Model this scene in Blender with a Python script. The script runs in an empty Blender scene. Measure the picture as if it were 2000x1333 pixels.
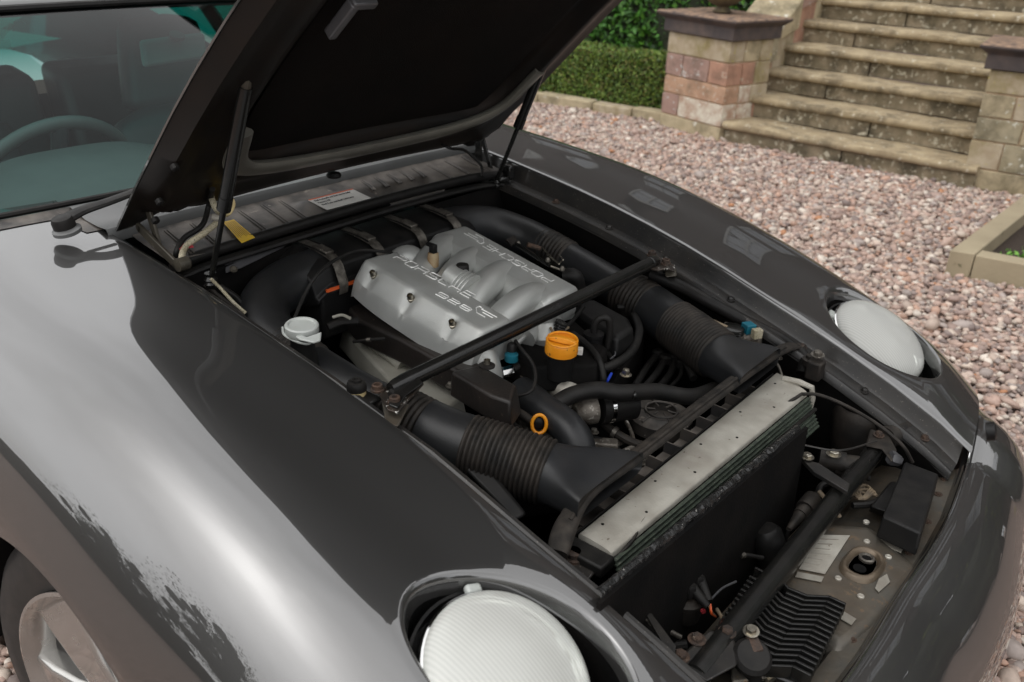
import bpy, bmesh, math, random
import numpy as np
from mathutils import Vector, Matrix
R_ = math.radians
random.seed(7); rng = np.random.default_rng(7)
scene = bpy.context.scene
COL = scene.collection

# ---------------------------------------------------------------- camera
CAM = np.array([1.075, -1.2413, 1.4593]); FPX = 1761.3
FW = np.array([-0.55574274, 0.71016865, -0.4322158])
RT = np.array([0.77466873, 0.63104959, 0.04080161])
UP = np.array([-0.30172563, 0.31214887, 0.90084667])
cam = bpy.data.cameras.new("camera"); camo = bpy.data.objects.new("camera", cam); COL.objects.link(camo)
m = Matrix(((RT[0], UP[0], -FW[0], CAM[0]), (RT[1], UP[1], -FW[1], CAM[1]), (RT[2], UP[2], -FW[2], CAM[2]), (0, 0, 0, 1)))
camo.matrix_world = m
cam.sensor_width = 36; cam.lens = FPX / 2000 * 36; cam.clip_start = .05; cam.clip_end = 2000
cam.dof.use_dof = True; cam.dof.focus_distance = 1.55; cam.dof.aperture_fstop = 5.6
scene.camera = camo

# ---------------------------------------------------------------- world / light (soft overcast day)
SUN_EL, SUN_AZ = R_(58), R_(250)
w = bpy.data.worlds.new("World"); scene.world = w; w.use_nodes = True
nt = w.node_tree; nt.nodes.clear()
sky = nt.nodes.new("ShaderNodeTexSky"); sky.sky_type = 'NISHITA'; sky.sun_disc = False
sky.sun_elevation = SUN_EL; sky.sun_rotation = R_(90) - SUN_AZ; sky.air_density = 1.2; sky.dust_density = 4.0; sky.ozone_density = .6
hs = nt.nodes.new("ShaderNodeHueSaturation"); hs.inputs['Saturation'].default_value = .16
tcw = nt.nodes.new("ShaderNodeTexCoord"); nz = nt.nodes.new("ShaderNodeTexNoise"); nz.inputs['Scale'].default_value = 2.2
nz.inputs['Detail'].default_value = 5
mr = nt.nodes.new("ShaderNodeMapRange"); mr.inputs[1].default_value = .35; mr.inputs[2].default_value = .65
mr.inputs[3].default_value = .82; mr.inputs[4].default_value = 1.18
mx = nt.nodes.new("ShaderNodeMix"); mx.data_type = 'RGBA'; mx.blend_type = 'MULTIPLY'; mx.inputs[0].default_value = 1
bg = nt.nodes.new("ShaderNodeBackground"); bg.inputs[1].default_value = .13
wo = nt.nodes.new("ShaderNodeOutputWorld")
nt.links.new(tcw.outputs['Generated'], nz.inputs['Vector']); nt.links.new(nz.outputs['Fac'], mr.inputs[0])
ov = nt.nodes.new("ShaderNodeMix"); ov.data_type = 'RGBA'; ov.inputs[0].default_value = .68; ov.inputs[7].default_value = (5.0, 5.05, 5.15, 1)   # even cloud sheet
nt.links.new(sky.outputs[0], hs.inputs['Color']); nt.links.new(hs.outputs[0], ov.inputs[6]); nt.links.new(ov.outputs[2], mx.inputs[6]); nt.links.new(mr.outputs[0], mx.inputs[7])
nt.links.new(mx.outputs[2], bg.inputs[0]); nt.links.new(bg.outputs[0], wo.inputs[0])
sl = bpy.data.lights.new("sun", 'SUN'); sl.energy = .6; sl.angle = R_(165); sl.color = (1, .96, .9)
so = bpy.data.objects.new("sun", sl); COL.objects.link(so)
sd = Vector((math.cos(SUN_EL) * math.cos(SUN_AZ), math.cos(SUN_EL) * math.sin(SUN_AZ), math.sin(SUN_EL)))
so.rotation_euler = sd.to_track_quat('Z', 'Y').to_euler(); so.location = sd * 20
vs = scene.view_settings; vs.view_transform = 'Standard'; vs.look = 'None'; vs.exposure = 0.9; vs.gamma = 1
vs.use_curve_mapping = False
scene.cycles.max_bounces = 6; scene.cycles.transparent_max_bounces = 12; scene.cycles.use_denoising = True

# ---------------------------------------------------------------- helpers
def P(px, py, **k):
    """the place in the car's frame seen at a reference measurement, on the plane x=, y= or z="""
    ax, v = list(k.items())[0]; i = 'xyz'.index(ax)
    d = FW + RT * (px - 1000) / FPX - UP * (py - 666.5) / FPX
    return Vector(CAM + d * (v - CAM[i]) / d[i])
def PZ(pts, z): return [P(a, b, z=z) for a, b in pts]
def V(*a): return Vector(a)
def lerp(a, b, t): return a + (b - a) * t
def catmull(pts, n):
    pts = [Vector(p) for p in pts]
    if len(pts) < 3: return [pts[0].lerp(pts[-1], i / n) for i in range(n + 1)]
    q = [pts[0] * 2 - pts[1]] + pts + [pts[-1] * 2 - pts[-2]]
    out = []
    for s in range(len(pts) - 1):
        a, b, c, d = q[s:s + 4]
        for i in range(n):
            t = i / n
            out.append(.5 * ((2 * b) + (c - a) * t + (2 * a - 5 * b + 4 * c - d) * t * t + (3 * b - a - 3 * c + d) * t ** 3))
    out.append(pts[-1]); return out
def frame(n):
    n = Vector(n).normalized(); a = n.cross(V(0, 0, 1))
    if a.length < 1e-3: a = V(1, 0, 0)
    a.normalize(); return a, n.cross(a), n
ORIG = {}
class MB:
    def __init__(s): s.v = []; s.f = []
    def add(s, v, f):
        o = len(s.v); s.v += [tuple(x) for x in v]; s.f += [tuple(i + o for i in q) for q in f]; return s
    def box(s, c, size, rot=None):
        c = Vector(c); hx, hy, hz = [x / 2 for x in size]
        vs_ = [V(x, y, z) for x in (-hx, hx) for y in (-hy, hy) for z in (-hz, hz)]
        if rot is not None: vs_ = [rot @ q for q in vs_]
        return s.add([c + q for q in vs_], [(0, 1, 3, 2), (4, 6, 7, 5), (0, 4, 5, 1), (2, 3, 7, 6), (0, 2, 6, 4), (1, 5, 7, 3)])
    def hexa(s, top, bot):
        """top & bottom rings of the same length"""
        n = len(top); f = [tuple(range(n)), tuple(range(2 * n - 1, n - 1, -1))]
        f += [(i, n + i, n + (i + 1) % n, (i + 1) % n) for i in range(n)]
        return s.add(list(top) + list(bot), f)
    def prism(s, pts, d):
        d = Vector(d); pts = [Vector(p) for p in pts]; return s.hexa(pts, [p + d for p in pts])
    def tube(s, pts, r, n=12, caps=True, sub=6, flat=1.0, smooth=True):
        pts = catmull(pts, sub) if smooth else [Vector(p) for p in pts]
        N = len(pts); rr = r if callable(r) else (lambda t: r)
        t0 = (pts[1] - pts[0]).normalized(); a, b, _ = frame(t0); v = []; f = []
        for i, p in enumerate(pts):
            t = (pts[min(i + 1, N - 1)] - pts[max(i - 1, 0)]).normalized()
            a = (a - t * a.dot(t)).normalized(); b = t.cross(a)
            q = rr(i / (N - 1))
            v += [p + (a * math.cos(2 * math.pi * k / n) + b * math.sin(2 * math.pi * k / n) * flat) * q for k in range(n)]
        for i in range(N - 1):
            for k in range(n):
                k2 = (k + 1) % n; f.append((i * n + k, i * n + k2, (i + 1) * n + k2, (i + 1) * n + k))
        if caps: f += [tuple(range(n - 1, -1, -1)), tuple((N - 1) * n + k for k in range(n))]
        return s.add(v, f)
    def lathe(s, c, axis, prof, n=24):
        """prof: (radius, height) pairs along axis"""
        a, b, t = frame(axis); c = Vector(c); v = []; f = []
        for r, h in prof:
            v += [c + t * h + (a * math.cos(2 * math.pi * k / n) + b * math.sin(2 * math.pi * k / n)) * max(r, 1e-5) for k in range(n)]
        for i in range(len(prof) - 1):
            for k in range(n):
                k2 = (k + 1) % n; f.append((i * n + k, i * n + k2, (i + 1) * n + k2, (i + 1) * n + k))
        f += [tuple(range(n - 1, -1, -1)), tuple((len(prof) - 1) * n + k for k in range(n))]
        return s.add(v, f)
    def grid(s, rows, closed=False):
        n = len(rows[0]); v = [p for r in rows for p in r]; f = []
        for i in range(len(rows) - 1):
            for k in range(n - 1 + (1 if closed else 0)):
                k2 = (k + 1) % n; f.append((i * n + k, i * n + k2, (i + 1) * n + k2, (i + 1) * n + k))
        return s.add(v, f)
    def bolt(s, c, axis=(0, 0, 1), r=.008, h=.007, washer=True):
        if washer: s.lathe(c, axis, [(r * 1.5, 0), (r * 1.5, .0015), (r * 1.1, .0018)], 16)
        s.lathe(c, axis, [(r, .001), (r, h * .8), (r * .85, h)], 6)
        s.lathe(Vector(c) + Vector(axis).normalized() * h, axis, [(r * .55, 0), (r * .5, .0006)], 8); return s
    def build(s, name, mat, parent=None, smooth=True, angle=35, bevel=0, label=None, seg=2, kind=None, fixn=True):
        me = bpy.data.meshes.new(name); me.from_pydata(s.v, [], s.f)
        if fixn:
            bm = bmesh.new(); bm.from_mesh(me); bmesh.ops.recalc_face_normals(bm, faces=bm.faces); bm.to_mesh(me); bm.free()
        me.materials.append(mat)
        o = bpy.data.objects.new(name, me); COL.objects.link(o)
        if smooth:
            me.shade_smooth(); me.set_sharp_from_angle(angle=R_(angle))
        if bevel:
            md = o.modifiers.new("bevel", 'BEVEL'); md.width = bevel; md.segments = seg; md.limit_method = 'ANGLE'; md.angle_limit = R_(30)
        if parent is not None: setp(o, parent)
        if label: o['label'] = label
        if kind: o['kind'] = kind
        return o
def setp(o, parent):
    o.parent = parent
    L = ORIG.get(parent.name)
    if L is not None: o.matrix_parent_inverse = Matrix.Translation(-L)
def thing(name, label, cat, loc=(0, 0, 0), group=None):
    o = bpy.data.objects.new(name, None); COL.objects.link(o); o.location = loc; o.empty_display_size = .1
    o['label'] = label; o['category'] = cat
    if group: o['group'] = group
    ORIG[o.name] = Vector(loc); return o
def tag(o, label=None, cat=None, group=None, kind=None):
    for k, v_ in (('label', label), ('category', cat), ('group', group), ('kind', kind)):
        if v_: o[k] = v_
    return o
def sub(name, parent):
    o = bpy.data.objects.new(name, None); COL.objects.link(o); o.parent = parent; o.empty_display_size = .05; return o

# ---------------------------------------------------------------- materials
def mat(name, c1, c2=None, scale=20, rough=.5, metal=0, coat=0, bump=0, bscale=200, dust=0, dustc=(.22, .19, .16), rvar=.1,
        spec=.5, stain=0, stainc=(.05, .045, .035), stscale=2.5, spots=0, spotc=(.3, .25, .2), spscale=60, detail=4, coatr=.03):
    m_ = bpy.data.materials.new(name); m_.use_nodes = True; t = m_.node_tree; n = t.nodes; l = t.links
    b = n['Principled BSDF']; tc = n.new("ShaderNodeTexCoord")
    no = n.new("ShaderNodeTexNoise"); no.inputs['Scale'].default_value = scale; no.inputs['Detail'].default_value = detail
    l.new(tc.outputs['Object'], no.inputs['Vector'])
    ra = n.new("ShaderNodeMapRange"); ra.inputs[1].default_value = .35; ra.inputs[2].default_value = .65
    l.new(no.outputs['Fac'], ra.inputs[0])
    mi = n.new("ShaderNodeMix"); mi.data_type = 'RGBA'
    c2 = c2 or tuple(x * .8 for x in c1)
    mi.inputs[6].default_value = (*c1, 1); mi.inputs[7].default_value = (*c2, 1); l.new(ra.outputs[0], mi.inputs[0])
    col = mi.outputs[2]
    if stain:
        v3 = n.new("ShaderNodeTexNoise"); v3.inputs['Scale'].default_value = stscale; v3.inputs['Detail'].default_value = 9; v3.inputs['Roughness'].default_value = .7
        l.new(tc.outputs['Object'], v3.inputs['Vector']); r9 = n.new("ShaderNodeMapRange"); r9.inputs[1].default_value = .47; r9.inputs[2].default_value = .66; r9.inputs[4].default_value = stain
        l.new(v3.outputs['Fac'], r9.inputs[0]); m9 = n.new("ShaderNodeMix"); m9.data_type = 'RGBA'; m9.inputs[7].default_value = (*stainc, 1)
        l.new(r9.outputs[0], m9.inputs[0]); l.new(col, m9.inputs[6]); col = m9.outputs[2]
    if spots:
        vo = n.new("ShaderNodeTexNoise"); vo.inputs['Scale'].default_value = spscale; vo.inputs['Detail'].default_value = 6; vo.inputs['Roughness'].default_value = .65
        l.new(tc.outputs['Object'], vo.inputs['Vector'])
        r2 = n.new("ShaderNodeMapRange"); r2.inputs[1].default_value = .72 - spots * .3; r2.inputs[2].default_value = .76 - spots * .3
        l.new(vo.outputs['Fac'], r2.inputs[0]); m2 = n.new("ShaderNodeMix"); m2.data_type = 'RGBA'; m2.inputs[7].default_value = (*spotc, 1)
        l.new(r2.outputs[0], m2.inputs[0]); l.new(col, m2.inputs[6]); col = m2.outputs[2]
    rin = None
    if dust:
        ge = n.new("ShaderNodeNewGeometry"); sx = n.new("ShaderNodeSeparateXYZ"); l.new(ge.outputs['Normal'], sx.inputs[0])
        n2 = n.new("ShaderNodeTexNoise"); n2.inputs['Scale'].default_value = scale * 2.3; n2.inputs['Detail'].default_value = 7
        l.new(tc.outputs['Object'], n2.inputs['Vector'])
        r3 = n.new("ShaderNodeMapRange"); r3.inputs[1].default_value = .3; r3.inputs[2].default_value = .75; r3.inputs[3].default_value = 0; r3.inputs[4].default_value = dust
        l.new(n2.outputs['Fac'], r3.inputs[0])
        mm = n.new("ShaderNodeMath"); mm.operation = 'MULTIPLY'; mm.use_clamp = True; l.new(sx.outputs[2], mm.inputs[0]); l.new(r3.outputs[0], mm.inputs[1])
        m3 = n.new("ShaderNodeMix"); m3.data_type = 'RGBA'; m3.inputs[7].default_value = (*dustc, 1)
        l.new(mm.outputs[0], m3.inputs[0]); l.new(col, m3.inputs[6]); col = m3.outputs[2]
    l.new(col, b.inputs['Base Color'])
    rr = n.new("ShaderNodeMapRange"); rr.inputs[3].default_value = max(.02, rough - rvar); rr.inputs[4].default_value = min(1, rough + rvar)
    n4 = n.new("ShaderNodeTexNoise"); n4.inputs['Scale'].default_value = scale * 1.7; n4.inputs['Detail'].default_value = 6; l.new(tc.outputs['Object'], n4.inputs['Vector'])
    l.new(n4.outputs['Fac'], rr.inputs[0]); l.new(rr.outputs[0], b.inputs['Roughness'])
    b.inputs['Metallic'].default_value = metal; b.inputs['Coat Weight'].default_value = coat; b.inputs['Coat Roughness'].default_value = coatr
    b.inputs['Specular IOR Level'].default_value = spec
    if bump:
        n3 = n.new("ShaderNodeTexNoise"); n3.inputs['Scale'].default_value = bscale; n3.inputs['Detail'].default_value = 5
        l.new(tc.outputs['Object'], n3.inputs['Vector'])
        bu = n.new("ShaderNodeBump"); bu.inputs['Strength'].default_value = bump; bu.inputs['Distance'].default_value = .002
        l.new(n3.outputs['Fac'], bu.inputs['Height']); l.new(bu.outputs[0], b.inputs['Normal'])
    return m_
M = {}
M['paint'] = mat('dark grey metallic paint', (.040, .039, .038), (.036, .035, .034), 3, .46, .4, 1.0, rvar=.015, coatr=.012, spec=.5)
M['paint'].node_tree.nodes['Principled BSDF'].inputs['Coat IOR'].default_value = 2.2
M['paint_in'] = mat('dull inner paint', (.030, .028, .026), (.045, .038, .032), 9, .42, .3, .3, dust=.35, dustc=(.10, .085, .07), spots=.3, spotc=(.12, .09, .07), spscale=180)
M['flange'] = mat('black painted flange', (.014, .014, .014), (.028, .025, .022), 14, .38, .1, .1, dust=.15, dustc=(.09, .08, .07), spots=.28, spotc=(.16, .14, .12), spscale=240)
M['hoodin'] = mat('bonnet inner black', (.005, .0045, .004), (.012, .008, .006), 7, .45, .0, .0, spec=.3)
M['pad'] = mat('bonnet pad', (.004, .0035, .003), (.007, .005, .004), 6, .95, 0, 0, bump=.8, bscale=500, spec=.15)
M['plastic'] = mat('black plastic', (.006, .006, .0065), (.010, .0098, .0095), 16, .42, 0, 0, bump=.15, bscale=600, dust=.10, dustc=(.09, .08, .07))
M['plasticdusty'] = mat('dusty black plastic', (.016, .015, .015), (.05, .043, .037), 11, .5, 0, 0, bump=.2, bscale=500, dust=.8, dustc=(.20, .175, .15), spots=.30, spotc=(.24, .21, .18), spscale=50)
M['duct'] = mat('grey-black moulded duct', (.017, .018, .020), (.012, .0125, .013), 10, .40, 0, 0, bump=.12, bscale=500, dust=.12, dustc=(.09, .08, .07), spec=.35)
M['rubber'] = mat('rubber', (.007, .007, .007), (.012, .011, .0105), 18, .5, 0, 0, bump=.2, bscale=500, dust=.12, dustc=(.11, .10, .085))
M['hose'] = mat('worn hose', (.010, .0095, .009), (.024, .020, .017), 22, .55, 0, 0, bump=.25, bscale=400, dust=.28, dustc=(.14, .12, .10))
M['alu'] = mat('painted cast aluminium', (.52, .53, .51), (.42, .43, .415), 9, .38, .45, 0, bump=.25, bscale=700, dust=.25, dustc=(.30, .27, .22), rvar=.08)
M['alutop'] = mat('brushed aluminium top', (.36, .37, .35), (.27, .275, .25), 12, .42, .5, 0, bump=.35, bscale=300, dust=.35, dustc=(.28, .25, .20))
M['radalu'] = mat('weathered radiator aluminium', (.54, .52, .46), (.36, .335, .29), 14, .5, .4, 0, bump=.4, bscale=250, dust=.4, dustc=(.34, .31, .26), spots=.22, spotc=(.15, .12, .09), spscale=90)
M['oldalu'] = mat('oxidised casting', (.20, .18, .155), (.09, .075, .06), 40, .55, .5, 0, bump=.9, bscale=220, spots=.4, spotc=(.42, .40, .36), spscale=120)
M['bar'] = mat('satin black tube', (.007, .007, .007), (.009, .009, .008), 18, .24, 0, 0, bump=.02, bscale=300, dust=.03, coatr=.2)
M['rust'] = mat('rusty steel', (.09, .055, .038), (.045, .035, .03), 60, .7, .4, 0, bump=.7, bscale=350, spots=.35, spotc=(.16, .12, .09), spscale=160)
M['steel'] = mat('plated steel', (.50, .47, .40), (.30, .27, .22), 40, .3, 1, 0, bump=.1)
M['chrome'] = mat('chrome', (.75, .75, .74), (.6, .6, .6), 10, .12, 1, 0)
M['clip'] = mat('zinc clip', (.20, .185, .16), (.09, .08, .07), 70, .48, .7, 0, bump=.4, bscale=300, spots=.35, spotc=(.34, .31, .27), spscale=150)
M['hinge'] = mat('olive painted hinge', (.075, .066, .05), (.05, .044, .034), 30, .45, .2, 0, spots=.3, spotc=(.16, .14, .11), spscale=120)
M['orange'] = mat('orange seal', (.75, .13, .02), (.6, .09, .02), 20, .5)
M['cap'] = mat('orange filler cap', (.78, .31, .015), (.68, .24, .01), 30, .38, 0, .1, bump=.25, bscale=180, spots=.26, spotc=(.22, .09, .02), spscale=70, rvar=.12)
M['cream'] = mat('yellowed plastic', (.62, .50, .26), (.55, .42, .2), 30, .5)
M['teal'] = mat('teal plastic', (.01, .16, .22), (.01, .12, .17), 30, .4)
M['blue'] = mat('blue plastic', (.02, .06, .5), None, 30, .4)
M['red'] = mat('red plastic', (.35, .03, .04), None, 30, .5)
M['milk'] = mat('milky plastic', (.44, .46, .44), (.36, .38, .35), 14, .35, 0, .2, bump=.1, spots=.2, spotc=(.40, .37, .30), spscale=90)
M['sleeve'] = mat('cream cable weave', (.42, .38, .28), (.34, .30, .20), 60, .7, spots=.5, spotc=(.05, .045, .03), spscale=420)
M['timber'] = mat('weathered timber', (.36, .30, .20), (.27, .22, .145), 3, .85, 0, 0, bump=.8, bscale=60, spots=.25, spotc=(.16, .14, .08), spscale=12)
M['pale'] = mat('greyed label', (.26, .245, .21), (.20, .18, .15), 30, .6, spots=.3, spotc=(.2, .18, .15), spscale=120)
M['white'] = mat('white sticker', (.72, .70, .66), (.66, .64, .60), 40, .45)
M['yellow'] = mat('yellow sticker', (.78, .50, .02), (.70, .44, .02), 40, .5)
M['ink'] = mat('ink', (.02, .02, .02), None, 40, .6)
M['ink2'] = mat('brown ink', (.28, .14, .02), None, 40, .6)
M['dash'] = mat('dark leather', (.075, .08, .08), (.065, .07, .07), 12, .5)
M['seat'] = mat('seat leather', (.045, .05, .055), (.035, .04, .044), 9, .45)
M['trim'] = mat('grey trim', (.10, .10, .105), (.08, .08, .085), 20, .35, .2)
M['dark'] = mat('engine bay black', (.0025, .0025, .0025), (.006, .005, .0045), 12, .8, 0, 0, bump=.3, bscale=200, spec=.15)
M['core'] = mat('condenser fins', (.075, .095, .07), (.04, .05, .04), 90, .5, .3, 0, bump=.6, bscale=500, spots=.3, spotc=(.16, .17, .14), spscale=150)
M['foil'] = mat('crinkled foil', (.045, .045, .045), (.02, .02, .02), 120, .25, .5, .3, bump=1, bscale=160, spots=.27, spotc=(.45, .43, .40), spscale=130)
M['panel'] = mat('dirty grey inner panel', (.085, .082, .072), (.075, .06, .045), 14, .45, .3, .1, bump=.3, bscale=120, dust=.5, dustc=(.15, .12, .085), spots=.36, spotc=(.15, .10, .06), spscale=45)
M['tyre'] = mat('tyre rubber', (.022, .021, .020), (.032, .029, .027), 30, .6, 0, 0, bump=.2, bscale=300)
M['rim'] = mat('silver alloy', (.50, .49, .47), (.45, .44, .42), 20, .25, .8, .6)
M['tan'] = mat('sleeve tan', (.25, .19, .12), (.14, .11, .08), 40, .6)

def glassy(name, tint, gloss=.03, refl=.08, rough=0.0):
    m_ = bpy.data.materials.new(name); m_.use_nodes = True; n = m_.node_tree.nodes; l = m_.node_tree.links; n.clear()
    tr = n.new("ShaderNodeBsdfTransparent"); tr.inputs[0].default_value = (*tint, 1)
    gl = n.new("ShaderNodeBsdfGlossy"); gl.inputs['Roughness'].default_value = rough
    lw = n.new("ShaderNodeLayerWeight"); lw.inputs[0].default_value = .5
    pw = n.new("ShaderNodeMath"); pw.operation = 'POWER'; pw.inputs[1].default_value = 5; l.new(lw.outputs['Facing'], pw.inputs[0])
    fr = n.new("ShaderNodeMapRange"); fr.inputs[3].default_value = .018; fr.inputs[4].default_value = 1.0; l.new(pw.outputs[0], fr.inputs[0])
    mx_ = n.new("ShaderNodeMixShader"); ou = n.new("ShaderNodeOutputMaterial")
    l.new(fr.outputs[0], mx_.inputs[0]); l.new(tr.outputs[0], mx_.inputs[1]); l.new(gl.outputs[0], mx_.inputs[2]); l.new(mx_.outputs[0], ou.inputs[0])
    return m_, n, l, mx_, gl, tr
M['glass'], gn, gl_, gmx, ggl, gtr = glassy('tinted windscreen glass', (.42, .60, .58))
# darker green band along the top edge of the windscreen
tc = gn.new("ShaderNodeTexCoord"); sx = gn.new("ShaderNodeSeparateXYZ"); gl_.new(tc.outputs['Object'], sx.inputs[0])
mr1 = gn.new("ShaderNodeMapRange"); mr1.inputs[1].default_value = 1.10; mr1.inputs[2].default_value = 1.15; gl_.new(sx.outputs[2], mr1.inputs[0])
mi1 = gn.new("ShaderNodeMix"); mi1.data_type = 'RGBA'; mi1.inputs[6].default_value = (.62, .80, .77, 1); mi1.inputs[7].default_value = (.008, .28, .25, 1)
gl_.new(mr1.outputs[0], mi1.inputs[0]); gl_.new(mi1.outputs[2], gtr.inputs[0])
M['sideglass'] = glassy('side glass', (.6, .8, .75))[0]
M['lens'], ln, ll, lmx, lgl, ltr = glassy('fluted lamp glass', (.90, .93, .90), rough=.08)
tc = ln.new("ShaderNodeTexCoord"); wv = ln.new("ShaderNodeTexWave"); wv.wave_type = 'BANDS'; wv.bands_direction = 'Y'; wv.inputs['Scale'].default_value = 58
wv.inputs['Distortion'].default_value = .6; wv.inputs['Detail'].default_value = 1
ll.new(tc.outputs['Object'], wv.inputs['Vector']); bu = ln.new("ShaderNodeBump"); bu.inputs['Strength'].default_value = .12; bu.inputs['Distance'].default_value = .002
ll.new(wv.outputs['Fac'], bu.inputs['Height']); ll.new(bu.outputs[0], lgl.inputs['Normal'])
df = ln.new("ShaderNodeBsdfDiffuse"); df.inputs[0].default_value = (.95, .95, .90, 1); m2 = ln.new("ShaderNodeMixShader")
mr2 = ln.new("ShaderNodeMapRange"); mr2.inputs[3].default_value = .44; mr2.inputs[4].default_value = .52
ll.new(wv.outputs['Fac'], mr2.inputs[0]); ll.new(mr2.outputs[0], m2.inputs[0]); ll.new(ltr.outputs[0], m2.inputs[1]); ll.new(df.outputs[0], m2.inputs[2]); ll.new(m2.outputs[0], lmx.inputs[1])
M['reflector'] = mat('lamp reflector', (.95, .95, .93), (.92, .92, .9), 30, .16, 1, 0, bump=.05)

def vcol_mat(name, rough=.7, bump=.4, bscale=60, vary=.25):
    m_ = bpy.data.materials.new(name); m_.use_nodes = True; n = m_.node_tree.nodes; l = m_.node_tree.links; b = n['Principled BSDF']
    at_ = n.new("ShaderNodeAttribute"); at_.attribute_name = 'tone'
    tc_ = n.new("ShaderNodeTexCoord"); no = n.new("ShaderNodeTexNoise"); no.inputs['Scale'].default_value = bscale; no.inputs['Detail'].default_value = 4
    l.new(tc_.outputs['Object'], no.inputs['Vector']); mr_ = n.new("ShaderNodeMapRange"); mr_.inputs[3].default_value = 1 - vary; mr_.inputs[4].default_value = 1 + vary
    l.new(no.outputs['Fac'], mr_.inputs[0]); mi_ = n.new("ShaderNodeMix"); mi_.data_type = 'RGBA'; mi_.blend_type = 'MULTIPLY'; mi_.inputs[0].default_value = 1
    l.new(at_.outputs['Color'], mi_.inputs[6]); l.new(mr_.outputs[0], mi_.inputs[7]); l.new(mi_.outputs[2], b.inputs['Base Color'])
    b.inputs['Roughness'].default_value = rough
    bu_ = n.new("ShaderNodeBump"); bu_.inputs['Strength'].default_value = bump; bu_.inputs['Distance'].default_value = .003
    l.new(no.outputs['Fac'], bu_.inputs['Height']); l.new(bu_.outputs[0], b.inputs['Normal']); return m_
def bulk(name, verts, faces, tones, mt, smooth=True):
    """one big mesh from numpy arrays; tones: one colour per face"""
    me = bpy.data.meshes.new(name); nv, nf, k = len(verts), len(faces), faces.shape[1]
    me.vertices.add(nv); me.vertices.foreach_set('co', verts.astype(np.float32).ravel())
    me.loops.add(nf * k); me.loops.foreach_set('vertex_index', faces.astype(np.int32).ravel())
    me.polygons.add(nf); me.polygons.foreach_set('loop_start', np.arange(0, nf * k, k, dtype=np.int32)); 
    me.update(calc_edges=True)
    a = me.attributes.new('tone', 'FLOAT_COLOR', 'FACE'); c4 = np.ones((nf, 4), np.float32); c4[:, :3] = tones; a.data.foreach_set('color', c4.ravel())
    if smooth: me.shade_smooth()
    me.materials.append(mt); o = bpy.data.objects.new(name, me); COL.objects.link(o); return o

# ================================================================ GROUND
M['gravelbed'] = mat('gravel bed', (.26, .19, .16), (.15, .11, .09), 45, .9, 0, 0, bump=1, bscale=70, spots=.35, spotc=(.42, .34, .30), spscale=40)
M['grass'] = mat('lawn', (.05, .09, .02), (.035, .07, .015), 4, .9, bump=.6, bscale=30)
g = MB(); g.add([(-80, -80, -.012), (80, -80, -.012), (80, 80, -.012), (-80, 80, -.012)], [(0, 1, 2, 3)])
tag(g.build('ground', M['gravelbed'], fixn=False), kind='structure')

def icos():
    t = (1 + 5 ** .5) / 2
    v = np.array([(-1, t, 0), (1, t, 0), (-1, -t, 0), (1, -t, 0), (0, -1, t), (0, 1, t), (0, -1, -t), (0, 1, -t), (t, 0, -1), (t, 0, 1), (-t, 0, -1), (-t, 0, 1)], float)
    v /= np.linalg.norm(v[0])
    f = np.array([(0, 11, 5), (0, 5, 1), (0, 1, 7), (0, 7, 10), (0, 10, 11), (1, 5, 9), (5, 11, 4), (11, 10, 2), (10, 7, 6), (7, 1, 8), (3, 9, 4), (3, 4, 2), (3, 2, 6), (3, 6, 8), (3, 8, 9), (4, 9, 5), (2, 4, 11), (6, 2, 10), (8, 6, 7), (9, 8, 1)])
    return v, f
def sub_ico(v, f):
    v = list(map(tuple, v)); cache = {}; nf = []
    def mid(a, b):
        k = (min(a, b), max(a, b))
        if k not in cache:
            p = (np.array(v[a]) + np.array(v[b])); p /= np.linalg.norm(p); cache[k] = len(v); v.append(tuple(p))
        return cache[k]
    for a, b, c in f:
        x, y, z = mid(a, b), mid(b, c), mid(c, a); nf += [(a, x, z), (b, y, x), (c, z, y), (x, y, z)]
    return np.array(v), np.array(nf)
I0 = icos(); I1 = sub_ico(*I0)
TONES = np.array([(.48, .34, .28), (.43, .30, .245), (.52, .41, .34), (.36, .26, .22), (.58, .48, .40), (.30, .22, .19), (.46, .33, .27), (.50, .39, .33), (.66, .58, .50), (.25, .195, .175), (.37, .31, .28), (.47, .30, .225)])
def proj(p):
    d = p - CAM; z = d @ FW; zz = np.where(z > .05, z, .05)
    return 1000 + FPX * (d @ RT) / zz, 666.5 - FPX * (d @ UP) / zz, z
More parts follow.
